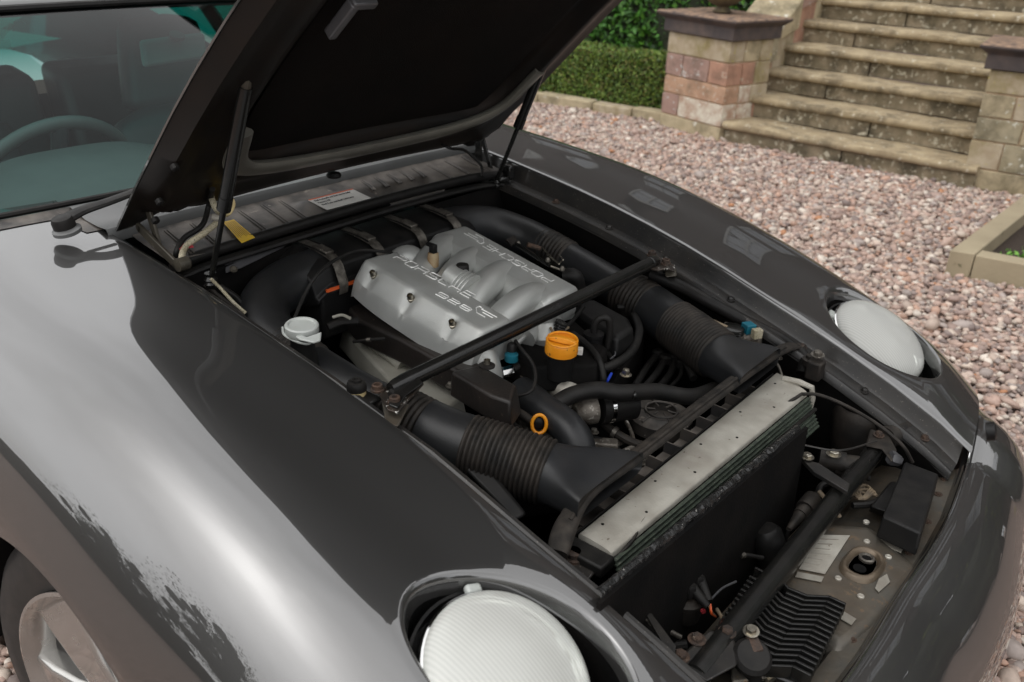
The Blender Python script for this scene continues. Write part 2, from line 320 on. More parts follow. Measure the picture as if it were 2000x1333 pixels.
def pebbles():
    A = rng.uniform((-6.5, -2.6), (3.2, 6.0), (500000, 2)); p = np.c_[A, np.zeros(len(A))]
    x, y, z = proj(p); d = np.linalg.norm(p - CAM, axis=1)
    keep = (z > .1) & (x > -350) & (x < 2350) & (y > -60) & (y < 1750)
    keep &= ~((p[:, 0] > -4) & (p[:, 0] < .75) & (abs(p[:, 1]) < .62))
    keep &= ~((p[:, 1] > 4.9) & (p[:, 0] > -2.3)) & ~((p[:, 1] > 5.05))
    # thin out what the car body hides
    keep &= ~((x > 60) & (x < 1900) & (y > 700 + (1900 - x) * -.0) & (p[:, 1] < 1.2) & (x < 1500))
    keep &= ~((x > 120) & (x < 850) & (y > 250))
    pr = np.where(d < 3.2, 1.0, .74); keep &= rng.random(len(p)) < pr
    p = p[keep]; d = d[keep]
    n = len(p); size = rng.gamma(3.2, .0020, n) + .0052
    size = np.where(d < 3.2, size, size * 1.12)
    VV = []; FF = []; CC = []; off = 0
    for near in (True, False):
        sel = (d < 2.6) if near else (d >= 2.6)
        bv, bf = I1 if near else I0
        q = p[sel]; s = size[sel]; k = len(q)
        sc = np.stack([s * rng.uniform(.8, 1.5, k), s * rng.uniform(.7, 1.1, k), s * rng.uniform(.45, .8, k)], 1)
        jit = 1 + rng.uniform(-.16, .16, (k, len(bv), 1))
        v = bv[None] * jit * sc[:, None, :]
        tl = rng.uniform(-.6, .6, (k, 1)); tx = v[:, :, 0] * np.cos(tl) - v[:, :, 2] * np.sin(tl); tz = v[:, :, 0] * np.sin(tl) + v[:, :, 2] * np.cos(tl)
        an = rng.uniform(0, 6.28, (k, 1)); vx = tx * np.cos(an) - v[:, :, 1] * np.sin(an); vy = tx * np.sin(an) + v[:, :, 1] * np.cos(an)
        v = np.stack([vx, vy, tz], 2) + q[:, None, :]; v[:, :, 2] += (s * rng.uniform(-.5, .9, k))[:, None]
        f = bf[None] + (np.arange(k) * len(bv))[:, None, None] + off
        ti = rng.integers(0, len(TONES), k); tone = TONES[ti] * rng.uniform(.75, 1.12, (k, 1))
        rare = rng.random(k) < .012; tone[rare] = (.42, .20, .10)
        VV.append(v.reshape(-1, 3)); FF.append(f.reshape(-1, 3)); CC.append(np.repeat(tone, len(bf), 0)); off += k * len(bv)
    print('pebble tris', sum(map(len, FF)))
    o = bulk('gravel', np.vstack(VV), np.vstack(FF), np.vstack(CC), vcol_mat('pebble stone', .62, .3, 90, .2))
    tag(o, 'pink and beige rounded gravel covering the drive', kind='stuff')
pebbles()

# ================================================================ STEPS, PIERS, HEDGES
STONE = []
for i, (a, b) in enumerate([((.46, .38, .25), (.36, .30, .19)), ((.44, .25, .17), (.36, .20, .14)), ((.36, .235, .19), (.30, .19, .155)), ((.44, .37, .27), (.34, .27, .18)), ((.36, .31, .21), (.26, .22, .14)), ((.46, .29, .19), (.38, .23, .15))]):
    STONE.append(mat('sandstone %d' % i, a, b, 12, .9, 0, 0, bump=1, bscale=70, stain=.75, stainc=[(.10, .085, .05), (.16, .10, .07), (.12, .09, .07), (.20, .16, .05), (.09, .08, .05), (.14, .11, .07)][i], stscale=5, spots=.32 + .06 * (i % 3), spotc=[(.60, .57, .48), (.45, .36, .28), (.5, .48, .45), (.42, .36, .10), (.55, .53, .45), (.5, .45, .38)][i], spscale=14 + 5 * i))
M['lime'] = mat('whitewashed stone', (.60, .55, .45), (.38, .25, .18), 16, .9, 0, 0, bump=.9, bscale=70, spots=.4, spotc=(.66, .63, .55), spscale=30)
M['mortar'] = mat('mortar', (.48, .34, .22), (.40, .28, .18), 20, .95, 0, 0, bump=.5, bscale=120)
M['capstone'] = mat('blackened capstone', (.055, .045, .045), (.10, .075, .065), 10, .85, 0, 0, bump=.8, bscale=70, dust=1.0, dustc=(.42, .27, .17))
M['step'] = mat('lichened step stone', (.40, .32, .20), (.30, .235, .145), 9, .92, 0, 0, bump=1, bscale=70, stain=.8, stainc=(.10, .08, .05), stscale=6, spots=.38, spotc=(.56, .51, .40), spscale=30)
M['riser'] = mat('dark blotched riser', (.16, .13, .08), (.28, .225, .15), 11, .95, 0, 0, bump=1, bscale=60, stain=.85, stainc=(.045, .038, .024), stscale=4, spots=.5, spotc=(.46, .42, .32), spscale=26)  # riser stone darker and more blotched than the treads

def boxdir(mb, o, d1, d2, w_, dep, z0, z1, rough=.004, n=1):
    o = Vector(o); q = [o, o + d1 * w_, o + d1 * w_ + d2 * dep, o + d2 * dep]
    j = lambda: V(random.uniform(-rough, rough), random.uniform(-rough, rough), random.uniform(-rough, rough))
    mb.hexa([V(p.x, p.y, z1) + j() for p in q], [V(p.x, p.y, z0) + j() for p in q]); return mb

def pier(label, corner, d1, d2, w_, dep, courses, ztop, grp):
    t = thing('stone_pier', label, 'gate pier', corner, grp)
    c = Vector(corner); e = .012
    mb = MB(); boxdir(mb, c + (d1 + d2) * e, d1, d2, w_ - 2 * e, dep - 2 * e, -.02, ztop, 0); mb.build('mortar_core', M['mortar'], t)
    for z0, z1, front, side in courses:
        # front row of blocks (depth .15), along d1, then side row along d2
        u = 0
        for wd, mt in front:
            b = MB(); x0 = u * w_; x1 = (u + wd) * w_
            boxdir(b, c + d1 * (x0 + .004), d1, d2, x1 - x0 - .008, .15, z0 + .004, z1 - .004, .002)
            b.build('stone_block', mt, t, bevel=.006); u += wd
        u = .155 / dep
        for wd, mt in side:
            b = MB(); y0 = u * dep; y1 = min(dep, (u + wd * (1 - .155 / dep)) * dep)
            boxdir(b, c + d2 * (y0 + .004), d2, d1, y1 - y0 - .008, .15, z0 + .004, z1 - .004, .002)
            b.build('stone_block', mt, t, bevel=.006); u += wd * (1 - .155 / dep)
    prof = [(.03, 0), (.03, .085), (.038, .09), (.055, .105), (.075, .118), (.078, .135), (.06, .142)]
    rows = []
    for off, h in prof:
        q = [c - d1 * off - d2 * off, c + d1 * (w_ + off) - d2 * off, c + d1 * (w_ + off) + d2 * (dep + off), c - d1 * off + d2 * (dep + off)]
        rows.append([V(p.x, p.y, ztop + h) for p in q])
    mb = MB(); mb.grid(rows, True); nn = len(rows) * 4; mb.f.append((3, 2, 1, 0)); mb.f.append(tuple(nn - 4 + k for k in range(4)))
    mb.build('capstone', M['capstone'], t, bevel=.006, angle=25)
    return t
S = STONE
th = R_(166); d1 = V(math.cos(th), math.sin(th), 0); d2 = V(-d1.y, d1.x, 0) * -1
pier('sandstone pier left of the steps, pink blocks and black capstone carrying an urn', (-1.815, 4.755, 0), d1, d2, .60, .46,
     [(0, .105, [(1, S[0])], [(1, S[3])]), (.105, .262, [(.72, M['lime']), (.28, S[2])], [(.55, M['lime']), (.45, S[1])]),
      (.262, .388, [(1, S[5])], [(.4, M['lime']), (.6, S[3])]),
      (.388, .548, [(.3, S[1]), (.42, S[2]), (.28, S[2])], [(.45, S[1]), (.55, S[3])]), (.548, .70, [(1, S[3])], [(.55, S[0]), (.45, S[3])])], .70, 'piers flanking the steps')
# right pier: the visible face is the front; its left flank faces the steps
pier('sandstone pier right of the steps, yellow lichened blocks under a dark capstone', (-.188, 4.84, 0), V(.99, .12, 0).normalized(), V(-.12, .99, 0).normalized(), .62, .5,
     [(0, .13, [(1, S[0])], [(1, S[1])]), (.13, .30, [(.3, S[3]), (.7, S[4])], [(1, S[3])]), (.30, .44, [(.42, S[4]), (.58, S[0])], [(1, S[3])]),
      (.44, .58, [(.3, S[0]), (.7, S[3])], [(1, S[4])]), (.58, .72, [(.6, S[3]), (.4, S[0])], [(1, S[0])])], .72, 'piers flanking the steps')

st = thing('stone_steps', 'flight of worn mossy stone steps rising between two sandstone piers', 'steps', (-1.0, 4.75, 0))
RUN, RISE = .289, .154
for k in range(11):
    x0 = -1.80 - .004 * k; x1 = -.10 if k < 3 else .75
    y = 4.745 + RUN * k; z = RISE * (k + 1)
    # tread with a rounded nose, a little wavy from wear
    rows = []
    N = 26
    for i in range(N + 1):
        x = lerp(x0, x1, i / N); wz = .004 * math.sin(x * 7 + k * 2) + random.uniform(-.0025, .0025); wy = random.uniform(-.004, .004)
        yy = y + .015 * (x - x0) + wy
        rows.append([V(x, yy + .33, z + wz), V(x, yy + .02, z + wz), V(x, yy + .004, z - .008 + wz), V(x, yy, z - .024), V(x, yy + .006, z - .042), V(x, yy + .022, z - .052), V(x, yy + .33, z - .054)])
    mb = MB(); mb.grid(rows, True); mb.f += [tuple(range(7)), tuple(N * 7 + q for q in range(6, -1, -1))]
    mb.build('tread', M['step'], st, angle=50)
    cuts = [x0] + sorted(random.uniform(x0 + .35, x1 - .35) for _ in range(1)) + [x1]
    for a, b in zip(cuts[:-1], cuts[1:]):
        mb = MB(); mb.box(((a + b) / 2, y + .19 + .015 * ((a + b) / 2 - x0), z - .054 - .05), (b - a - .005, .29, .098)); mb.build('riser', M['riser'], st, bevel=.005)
# stepped parapet between left pier and steps, with raked coping
wl = thing('stair_parapet', 'raked stone parapet climbing beside the steps behind the left pier', 'wall', (-1.9, 5.2, 0))
for k in range(8):
    y0 = 5.12 + k * .33; zt = .52 + k * .20
    b = MB(); b.box((-1.95, y0 + .165, zt / 2), (.30, .322, zt)); b.build('stone_block', [S[5], S[3], S[1], S[0]][k % 4], wl, bevel=.008)
    b = MB(); b.hexa([V(-2.13, y0, zt + .03), V(-1.77, y0, zt + .03), V(-1.77, y0 + .325, zt + .23), V(-2.13, y0 + .325, zt + .23)],
                     [V(-2.13, y0, zt - .06), V(-1.77, y0, zt - .06), V(-1.77, y0 + .325, zt + .0), V(-2.13, y0 + .325, zt + .0)]); b.build('coping_stone', [S[4], S[0], S[2]][k % 3], wl, bevel=.01)
wr = thing('stair_parapet', 'raked stone parapet on the far right flank of the steps', 'wall', (1.0, 5.4, 0))
for k in range(7):
    y0 = 5.35 + k * .34; zt = .5 + k * .21
    b = MB(); b.box((.92, y0 + .165, zt / 2), (.30, .33, zt)); b.build('stone_block', [S[3], S[0], S[4]][k % 3], wr, bevel=.008)
# retaining wall behind
rw = thing('terrace_wall', 'coursed sandstone terrace wall behind the left pier', 'wall', (-3, 6.9, 0))
for r in range(6):
    x = -2.15 - .2 * (r % 2)
    while x > -6:
        wd = random.uniform(.35, .6); b = MB(); b.box((x - wd / 2, 7.3, .12 + r * .24), (wd - .012, .3, .228)); b.build('stone_block', S[random.choice([1, 2, 5, 0])], rw, bevel=.008); x -= wd
ur = MB(); uc = P(1408, 8, z=.86); ur.lathe((-2.075, 5.06, .842), (0, 0, 1), [(.05, 0), (.075, .012), (.05, .03), (.045, .045), (.10, .07), (.15, .12), (.175, .19), (.175, .24), (.20, .27), (.20, .29), (.16, .28), (.13, .2)], 28)
M['urn'] = mat('weathered urn', (.13, .10, .05), (.07, .055, .035), 14, .85, bump=.6, bscale=60, spots=.3, spotc=(.25, .22, .14), spscale=40)
tag(ur.build('urn', M['urn']), 'round weathered stone urn standing on the left pier', 'urn')

# kerb stones under the hedge
kt = thing('stone_kerb', 'low lichened stone edging along the foot of the clipped hedge', 'kerb', (-3, 4.95, 0))
a0, a1 = V(-5.4, 4.62, 0), V(-2.40, 5.0, 0); L = (a1 - a0).length; dk = (a1 - a0).normalized(); pk = V(-dk.y, dk.x, 0); u = 0
while u < L - .1:
    wd = min(random.uniform(.35, .6), L - u); b = MB(); boxdir(b, a0 + dk * (u + .004), dk, pk, wd - .008, .12, -.02, .085 + random.uniform(-.006, .006), .005); b.build('kerb_stone', random.choice([S[0], S[3], S[4]]), kt, bevel=.012); u += wd

M['leaf'] = vcol_mat('leaves', .55, .2, 40, .25)
def leaves(name, pts, nrm, size, cols, label, cat, parts=None):
    """small folded leaves at the given points"""
    k = len(pts); r = rng.normal(size=(k, 3)); r += nrm * .8; r /= np.linalg.norm(r, axis=1)[:, None]
    a = np.cross(r, rng.normal(size=(k, 3))); a /= np.linalg.norm(a, axis=1)[:, None]; b = np.cross(r, a)
    s = size * rng.uniform(.6, 1.3, (k, 1)); 
    v = np.stack([pts - a * s, pts + b * s * .5 + r * s * .15, pts + a * s, pts - b * s * .5 + r * s * .15], 1)
    f = np.arange(k * 4).reshape(k, 4); ci = rng.integers(0, len(cols), k); tone = np.array(cols)[ci] * rng.uniform(.6, 1.3, (k, 1))
    return bulk(name, v.reshape(-1, 3), f, tone, M['leaf'], False)
def hedge(label, a, b, dep, z0, z1, n, size, cols, lump=.05):
    t = thing('clipped_hedge', label, 'hedge', ((a[0] + b[0]) / 2, (a[1] + b[1]) / 2, 0))
    a = np.array(a); b = np.array(b); d = (b - a) / np.linalg.norm(b - a); pr = np.array([-d[1], d[0]]); L_ = np.linalg.norm(b - a)
    u = rng.uniform(0, L_, n); which = rng.random(n); w1 = rng.uniform(0, dep, n); hz_ = rng.uniform(z0, z1, n)
    front = which < .62
    wv_ = lump * (np.sin(u * 5.1) * .5 + np.sin(u * 13 + hz_ * 9) * .5)
    off = np.where(front, rng.exponential(.018, n) + wv_ * .5, w1); zz = np.where(front, hz_, z1 - rng.exponential(.018, n) + wv_ * .5)
    xy = a + d * u[:, None] + pr * off[:, None]; pts = np.c_[xy, zz]
    nr = np.where(front[:, None], np.array([-pr[0], -pr[1], .3]), np.array([0, 0, 1.]))
    o = leaves('foliage', pts, nr, size, cols, None, None); setp(o, t); tag(o, kind='stuff')
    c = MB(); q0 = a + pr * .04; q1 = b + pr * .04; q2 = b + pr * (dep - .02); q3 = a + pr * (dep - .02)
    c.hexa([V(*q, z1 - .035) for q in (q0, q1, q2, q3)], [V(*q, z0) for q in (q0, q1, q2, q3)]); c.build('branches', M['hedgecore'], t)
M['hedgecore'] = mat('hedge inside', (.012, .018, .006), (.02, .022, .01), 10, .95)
hedge('low clipped box hedge behind the stone edging, left of the pier', (-5.2, 4.86), (-2.38, 5.16), .42, .05, .46, 30000, .013, [(.13, .22, .03), (.09, .16, .02), (.19, .27, .04), (.16, .15, .035), (.05, .10, .015)], .03)
hedge('tall dark yew hedge rising behind the low clipped hedge', (-8.5, 6.3), (-2.3, 6.6), .9, .0, 2.1, 42000, .034, [(.035, .13, .012), (.05, .17, .014), (.018, .06, .008), (.08, .21, .02)], .12)

# timber planter edging at the right
pt_ = thing('timber_planter', 'raised planting bed framed with weathered square timbers', 'planter', (.4, 3.3, 0))
b = MB(); b.hexa([V(.205, 3.11, .125), V(.305, 3.135, .125), (.36, 5.2, .125), V(.26, 5.2, .125)], [V(.205, 3.11, -.02), V(.305, 3.135, -.02), V(.36, 5.2, -.02), V(.26, 5.2, -.02)]); b.build('timber', M['timber'], pt_, bevel=.005)
b = MB(); b.hexa([V(.309, 3.14, .12), V(2.2, 3.42, .12), (2.185, 3.52, .12), V(.309, 3.24, .12)], [V(.309, 3.14, -.02), V(2.2, 3.42, -.02), V(2.185, 3.52, -.02), V(.309, 3.24, -.02)]); b.build('timber', M['timber'], pt_, bevel=.005)
M['soil'] = mat('soil', (.05, .035, .025), (.03, .02, .015), 60, 1, bump=1, bscale=60)
b = MB(); b.add([(.3, 3.2, .05), (2.2, 3.5, .05), (2.2, 5.2, .05), (.34, 5.2, .05)], [(0, 1, 2, 3)]); b.build('soil', M['soil'], pt_)
for i in range(9):
    x = random.uniform(.42, 1.0); y = random.uniform(3.4, 4.3) + .2
    if i < 4: x, y = .42 + .05 * i, 3.36 + .12 * i
    k = 26; an = rng.uniform(0, 6.28, k); rr_ = rng.uniform(0, .05, k); pts = np.c_[x + rr_ * np.cos(an), y + rr_ * np.sin(an), .055 + rng.uniform(0, .05, k)]
    o = leaves('seedling', pts, np.array([[0, 0, 1.]]), .014, [(.10, .26, .03), (.13, .30, .04)], 0, 0)
    tag(o, ['small green seedling in the near left corner of the timber bed', 'leafy green seedling second along the left timber of the bed', 'green seedling third along the left timber of the bed', 'green seedling fourth along the left timber of the bed', 'lone green seedling in the middle of the planting bed', 'pale seedling toward the far end of the planting bed', 'low seedling toward the right of the planting bed', 'small seedling near the front timber of the bed', 'ragged seedling at the back of the planting bed'][i], 'plant', 'seedlings in the planting bed')

# trees and house round the drive (they show in the paintwork)
M['bark'] = mat('bark', (.08, .06, .045), (.05, .04, .03), 20, .9, bump=.8, bscale=40)
def tree(label, x, y, h, r, n=5000, cols=((.05, .075, .02), (.035, .06, .015), (.08, .10, .03)), sz=.11, base=.35, twig=26, core_s=1.0):
    t = thing('tree', label, 'tree', (x, y, 0))
    mb = MB(); mb.tube([(x, y, -.1), (x + .1, y, h * .35), (x, y + .1, h * .75)], lambda q: lerp(h * .03, h * .008, q), 10)
    cl = []
    for i in range(twig):
        a = random.uniform(0, 6.28); z0 = h * random.uniform(base, .8); rr = r * random.uniform(.5, 1) * math.sin(math.pi * min(1, max(.12, (z0 / h - base + .25) / (1.1 - base))))
        e = V(x + rr * math.cos(a), y + rr * math.sin(a), z0 + h * random.uniform(.05, .2)); s_ = V(x, y, z0 * .85)
        mb.tube([s_, s_.lerp(e, .5) + V(0, 0, h * .03), e], lambda q: lerp(h * .006, h * .0015, q), 5, sub=3); cl += [e, s_.lerp(e, .7)]
    mb.build('trunk', M['bark'], t)
    core = MB()
    for c_ in cl:
        vv_ = I1[0] * (1 + rng.uniform(-.18, .18, (len(I1[0]), 1))) * r * random.uniform(.22, .33) * core_s; core.add([tuple(q + np.array(c_)) for q in vv_], [tuple(q) for q in I1[1]])
    core.build('dark_crown_core', M['hedgecore'], t, kind='stuff')  # dark lumps added inside the crown so its reflection reads solid
    cl = np.array([tuple(c) for c in cl]); ci = rng.integers(0, len(cl), n)
    pts = cl[ci] + (lambda q: q / np.linalg.norm(q, axis=1)[:, None] * rng.uniform(.7, 1.25, (n, 1)))(rng.normal(size=(n, 3))) * r * .33; 
    o = leaves('crown', pts, np.array([[0, 0, .5]]), sz, list(cols), 0, 0); setp(o, t)
tree('spreading tree beyond the near side of the car', -3.5, -12, 7.0, 2.8, 12000, sz=.05, core_s=.35, twig=44)
hedge('long field hedge well beyond the near side of the car', (-22, -13.2), (6, -12.6), 1.2, 0, 1.9, 9000, .08, [(.03, .05, .015), (.05, .08, .02)], .15)
tree('small round tree in the field hedge level with the rear wheel', -7.5, -12.5, 5.0, 2.2, 9000, sz=.05, base=.1, core_s=.4, twig=40)
tree('small ragged tree at the forward end of the field hedge', 2.5, -13.5, 4.2, 2.2, 9000, sz=.05, base=.1, core_s=.4, twig=40)
tree('low spreading green tree ahead of the bumper', 13, 4.5, 4.6, 3.6, 11000, base=.08, sz=.09)
tree('rounded green tree right of the planting bed', 9.8, 10, 5.0, 3.4, 14000, base=.06, sz=.08)
tree('small tree far beyond the front of the car', 20, -2, 7, 3.6, 6000, base=.1)
DK = ((.022, .034, .010), (.014, .024, .008), (.035, .045, .014))
tree('dark beech tree right of the house', 7.5, 12.5, 12, 4.2, 14000, cols=((.07, .11, .015), (.05, .09, .012), (.14, .16, .02), (.02, .035, .01)), base=.04)
hs_ = thing('country_house', 'brown brick country house with tall white sash windows above the steps', 'house', (-4, 12, 0))
M['brickwall'] = mat('house wall', (.05, .036, .03), (.038, .03, .025), 6, .9, bump=.4, bscale=10)
M['slate'] = mat('roof slate', (.05, .05, .055), (.035, .035, .04), 8, .7, bump=.5, bscale=20)
M['sash'] = mat('white sash', (.25, .25, .24), None, 10, .5); M['pane'] = mat('window pane with painted sky reflection', (.22, .235, .25), (.18, .19, .21), .4, .08, 0, 0)  # pale pane colour stands in for the sky the glass reflects
b = MB(); b.box((-4.5, 15, 7.25), (22, 6, 14.5)); b.build('wall', M['brickwall'], hs_)
b = MB(); b.hexa([V(-12.5, 14.4, 18), V(3.5, 14.4, 18), V(3.5, 15.6, 18), V(-12.5, 15.6, 18)], [V(-15.9, 11.6, 14.5), V(6.9, 11.6, 14.5), V(6.9, 18.4, 14.5), V(-15.9, 18.4, 14.5)]); b.build('roof', M['slate'], hs_)
for i in range(7):
    for j in range(4):
        x = -13.5 + i * 3.0; z = 3.0 + j * 3.2
        f_ = MB()
        for dx in (-.62, 0, .62): f_.box((x + dx, 11.94, z), (.08, .12, 2.0))
        for dz in (-.97, 0, .97): f_.box((x, 11.94, z + dz), (1.3, .10, .09))
        wf = f_.build('window', M['sash'], hs_); p_ = MB(); p_.box((x, 11.97, z), (1.2, .04, 1.9)); p_.build('pane', M['pane'], wf)
#==CAR==
# ================================================================ CAR
car = thing('sports_car', 'dark grey sports coupe with its bonnet raised over an open V8 engine bay', 'car', (0, 0, 0))
EX = [-.75, -.6, -.5, -.4, -.3, -.2, -.1, 0, .1, .2, .3, .4, .5, .6, .7, .8, .9, 1.0]
EZ = [.94, .925, .915, .905, .894, .881, .866, .849, .830, .807, .782, .751, .720, .688, .652, .610, .559, .507]
EY = [.494, .492, .492, .491, .490, .488, .488, .486, .482, .479, .472, .470, .469, .464, .460, .455, .441, .428]
ze = lambda x: float(np.interp(x, EX, EZ)); ye = lambda x: float(np.interp(x, EX, EY))
SEAM = [(0, .887), (.15, .890), (.27, .886), (.43, .868), (.53, .850), (.65, .826), (.78, .787), (.84, .757), (.875, .70)]
sxf = lambda y: float(np.interp(abs(y), *zip(*SEAM)))
SEC = {-.75: [(.494, .94), (.6, .945), (.68, .940), (.74, .925), (.80, .88), (.845, .81), (.868, .72), (.875, .60)],
       -.3: [(.490, .894), (.60, .897), (.68, .901), (.74, .893), (.80, .860), (.85, .80), (.878, .72), (.888, .62)],
       0: [(.486, .849), (.60, .855), (.68, .864), (.74, .857), (.80, .822), (.85, .765), (.882, .69), (.890, .65)],
       .3: [(.472, .782), (.58, .785), (.67, .793), (.74, .785), (.80, .750), (.855, .69), (.888, .61), (.892, .55)],
       .54: [(.468, .706), (.57, .709), (.66, .716), (.73, .707), (.80, .668), (.855, .610), (.882, .54), (.885, .47)],
       .7: [(.460, .652), (.56, .666), (.65, .664), (.73, .638), (.79, .600), (.84, .545), (.866, .48), (.868, .42)],
       .85: [(.447, .585), (.53, .590), (.62, .572), (.70, .545), (.77, .505), (.815, .455), (.84, .40), (.842, .34)]}
SK = sorted(SEC); SA = np.array([SEC[k] for k in SK])
def sect(x, s):
    """fender surface: s 0..1 from the bonnet shut line over the wing to the arch lip"""
    x_ = min(max(x, SK[0]), SK[-1]); i = max(0, min(len(SK) - 2, int(np.searchsorted(SK, x_)) - 1))
    # cubic along x
    def cv(k):
        k = max(0, min(len(SK) - 1, k)); return SA[k]
    x0, x1 = SK[i], SK[i + 1]; t = (x_ - x0) / (x1 - x0); a, b_ = SA[i], SA[i + 1]
    ma = (SA[i + 1] - cv(i - 1)) / (SK[i + 1] - SK[max(i - 1, 0)]) * (x1 - x0); mb_ = (cv(i + 2) - SA[i]) / (SK[min(i + 2, len(SK) - 1)] - SK[i]) * (x1 - x0)
    q = (2 * t ** 3 - 3 * t * t + 1) * a + (t ** 3 - 2 * t * t + t) * ma + (-2 * t ** 3 + 3 * t * t) * b_ + (t ** 3 - t * t) * mb_
    q = q.copy(); q[0] = (ye(x), ze(x))
    n = len(q) - 1; u = s * n; k = min(n - 1, int(u)); t = u - k
    p0 = q[k - 1] if k else 2 * q[0] - q[1]; p1 = q[k]; p2 = q[k + 1]; p3 = q[k + 2] if k + 2 <= n else 2 * q[n] - q[n - 1]
    return .5 * ((2 * p1) + (p2 - p0) * t + (2 * p0 - 5 * p1 + 4 * p2 - p3) * t * t + (p1 * 3 - p0 - p2 * 3 + p3) * t ** 3)
ARC = .352; WZ = .31
LC = V(.606, .626, .651); LN = V(.482, -.062, .874).normalized(); LR = .112
HC = (.618, .622); HR = (.158, .134)      # opening round the lamp (x, y radii)
def fender(sg):
    nx, ns = 118, 50; rows = []; X0 = -.62
    sv = [j / (ns - 1) for j in range(ns)]; xend = []
    for s in sv:
        xe = .85
        for _ in range(8): xe = sxf(sect(xe, s)[0])
        xend.append(xe)
    G = [[None] * ns for _ in range(nx)]
    for i in range(nx):
        a = i / (nx - 1)
        for j, s in enumerate(sv):
            x = lerp(X0, xend[j], a); y, z = sect(x, s); G[i][j] = V(x, y, z)
    # lamp hole : find the block of cells round the centre and pull it to an ellipse
    best = min(((G[i][j].x - HC[0]) ** 2 + (G[i][j].y - HC[1]) ** 2, i, j) for i in range(nx) for j in range(ns)); ci, cj = best[1], best[2]
    # work in index space normalised to metres
    dx = (G[ci + 1][cj] - G[ci][cj]).length; dy = (G[ci][cj + 1] - G[ci][cj]).length
    hi = int(round(HR[0] / dx)) - 1; hj = max(4, int(round(HR[1] / dy)) - 1)
    hole = set()
    def remap(i, j):
        u = (i - ci) / hi; v_ = (j - cj) / hj; d = max(abs(u), abs(v_)); D1 = 1.75
        if d > D1 or d == 0: return None
        ang = math.atan2(v_, u) if True else 0
        rad = math.hypot(u, v_)
        # point on the ellipse of 'radius' d
        ex = d * u / rad; ey = d * v_ / rad
        w_ = 1 if d <= 1 else (D1 - d) / (D1 - 1); w_ = w_ * w_ * (3 - 2 * w_)
        if j < cj - hj: w_ *= (j / (cj - hj)) ** .7
        uu = lerp(u, ex, w_); vv = lerp(v_, ey, w_); return ci + uu * hi, cj + vv * hj
    def samp(fi, fj):
        i = min(nx - 2, max(0, int(fi))); j = min(ns - 2, max(0, int(fj))); a = fi - i; b_ = fj - j
        return G[i][j].lerp(G[i + 1][j], a).lerp(G[i][j + 1].lerp(G[i + 1][j + 1], a), b_)
    H = [[G[i][j] for j in range(ns)] for i in range(nx)]
    for i in range(nx):
        for j in range(ns):
            q = remap(i, j)
            if q: H[i][j] = samp(*q)
    # bottom edge to the arch lip
    for i in range(nx):
        x = H[i][-1].x; zl = WZ + math.sqrt(max(0, ARC ** 2 - x * x)) if abs(x) < ARC else WZ - .02
        zb = H[i][-1].z; 
        extra = []
        for j in range(ns):
            p = H[i][j]; t = max(0, (sv[j] - .72) / .28); H[i][j] = V(p.x, p.y, lerp(p.z, p.z + (zl - zb), t * t)) if abs(x) < ARC + .0 else H[i][j]
    v = [V(p.x, p.y * sg, p.z) for r in H for p in r]; f = []
    ring = []
    for i in range(nx - 1):
        for j in range(ns - 1):
            if max(abs((i + .5 - ci) / hi), abs((j + .5 - cj) / hj)) < 1: continue
            f.append((i * ns + j, i * ns + j + 1, (i + 1) * ns + j + 1, (i + 1) * ns + j))
    # ordered hole boundary
    bd = [(ci + hi, cj + k) for k in range(-hj, hj)] + [(ci + k, cj + hj) for k in range(hi, -hi, -1)] + [(ci - hi, cj + k) for k in range(hj, -hj, -1)] + [(ci + k, cj - hj) for k in range(-hi, hi)]
    mb = MB(); mb.add(v, f)
    # rolled lip into the lamp bucket
    ringp = [Vector((H[i][j].x, H[i][j].y, H[i][j].z)) for i, j in bd]; cen = V(HC[0], HC[1], 0)
    rws = []
    for dr, dz in ((0, 0), (.004, -.0015), (.008, -.006), (.010, -.014), (.012, -.03)):
        rws.append([V(p.x - (p.x - cen.x) / HR[0] * dr, (p.y - (p.y - cen.y) / HR[1] * dr) * sg, p.z + dz) for p in ringp])
    o0 = len(mb.v); n = len(ringp)
    for r in rws[1:]: mb.v += [tuple(p) for p in r]
    idx = [[i * ns + j for i, j in bd]] + [[o0 + k * n + q for q in range(n)] for k in range(len(rws) - 1)]
    for a, b_ in zip(idx[:-1], idx[1:]):
        for q in range(n): mb.f.append((a[q], a[(q + 1) % n], b_[(q + 1) % n], b_[q]))
    # folded edge along the shut line, dropping into the channel
    o0 = len(mb.v)
    for dy_, dz in ((-.003, -.002), (-.004, -.006)): mb.v += [(H[i][0].x, (H[i][0].y + dy_) * sg, H[i][0].z + dz) for i in range(nx)]
    for k in range(2):
        for i in range(nx - 1):
            a = (i * ns, (i + 1) * ns) if k == 0 else (o0 + i, o0 + i + 1); b_ = (o0 + k * nx + i, o0 + k * nx + i + 1); mb.f.append((a[0], a[1], b_[1], b_[0]))
    # arch lip return
    o0 = len(mb.v)
    for i in range(nx): p = H[i][-1]; mb.v.append((p.x * .985, (p.y - .03) * sg, p.z + .002))
    for i in range(nx - 1): mb.f.append((i * ns + ns - 1, (i + 1) * ns + ns - 1, o0 + i + 1, o0 + i))
    fo = mb.build('front_wing', M['paint'], car, angle=50)
    # bucket
    mb = MB(); rr = [[V(p.x - (p.x - cen.x) / HR[0] * .011, (p.y - (p.y - cen.y) / HR[1] * .011) * sg, p.z - .024) for p in ringp]]
    for t, dz in ((.05, -.06), (.12, -.12), (.5, -.16), (.98, -.17)): rr.append([V(lerp(p.x, cen.x, t), lerp(p.y, cen.y, t) * sg, p.z + dz) for p in ringp])
    mb.grid(rr, True); mb.build('lamp_bucket', M['dark'], fo)
    # door and side below / behind
    mb = MB(); rows = []
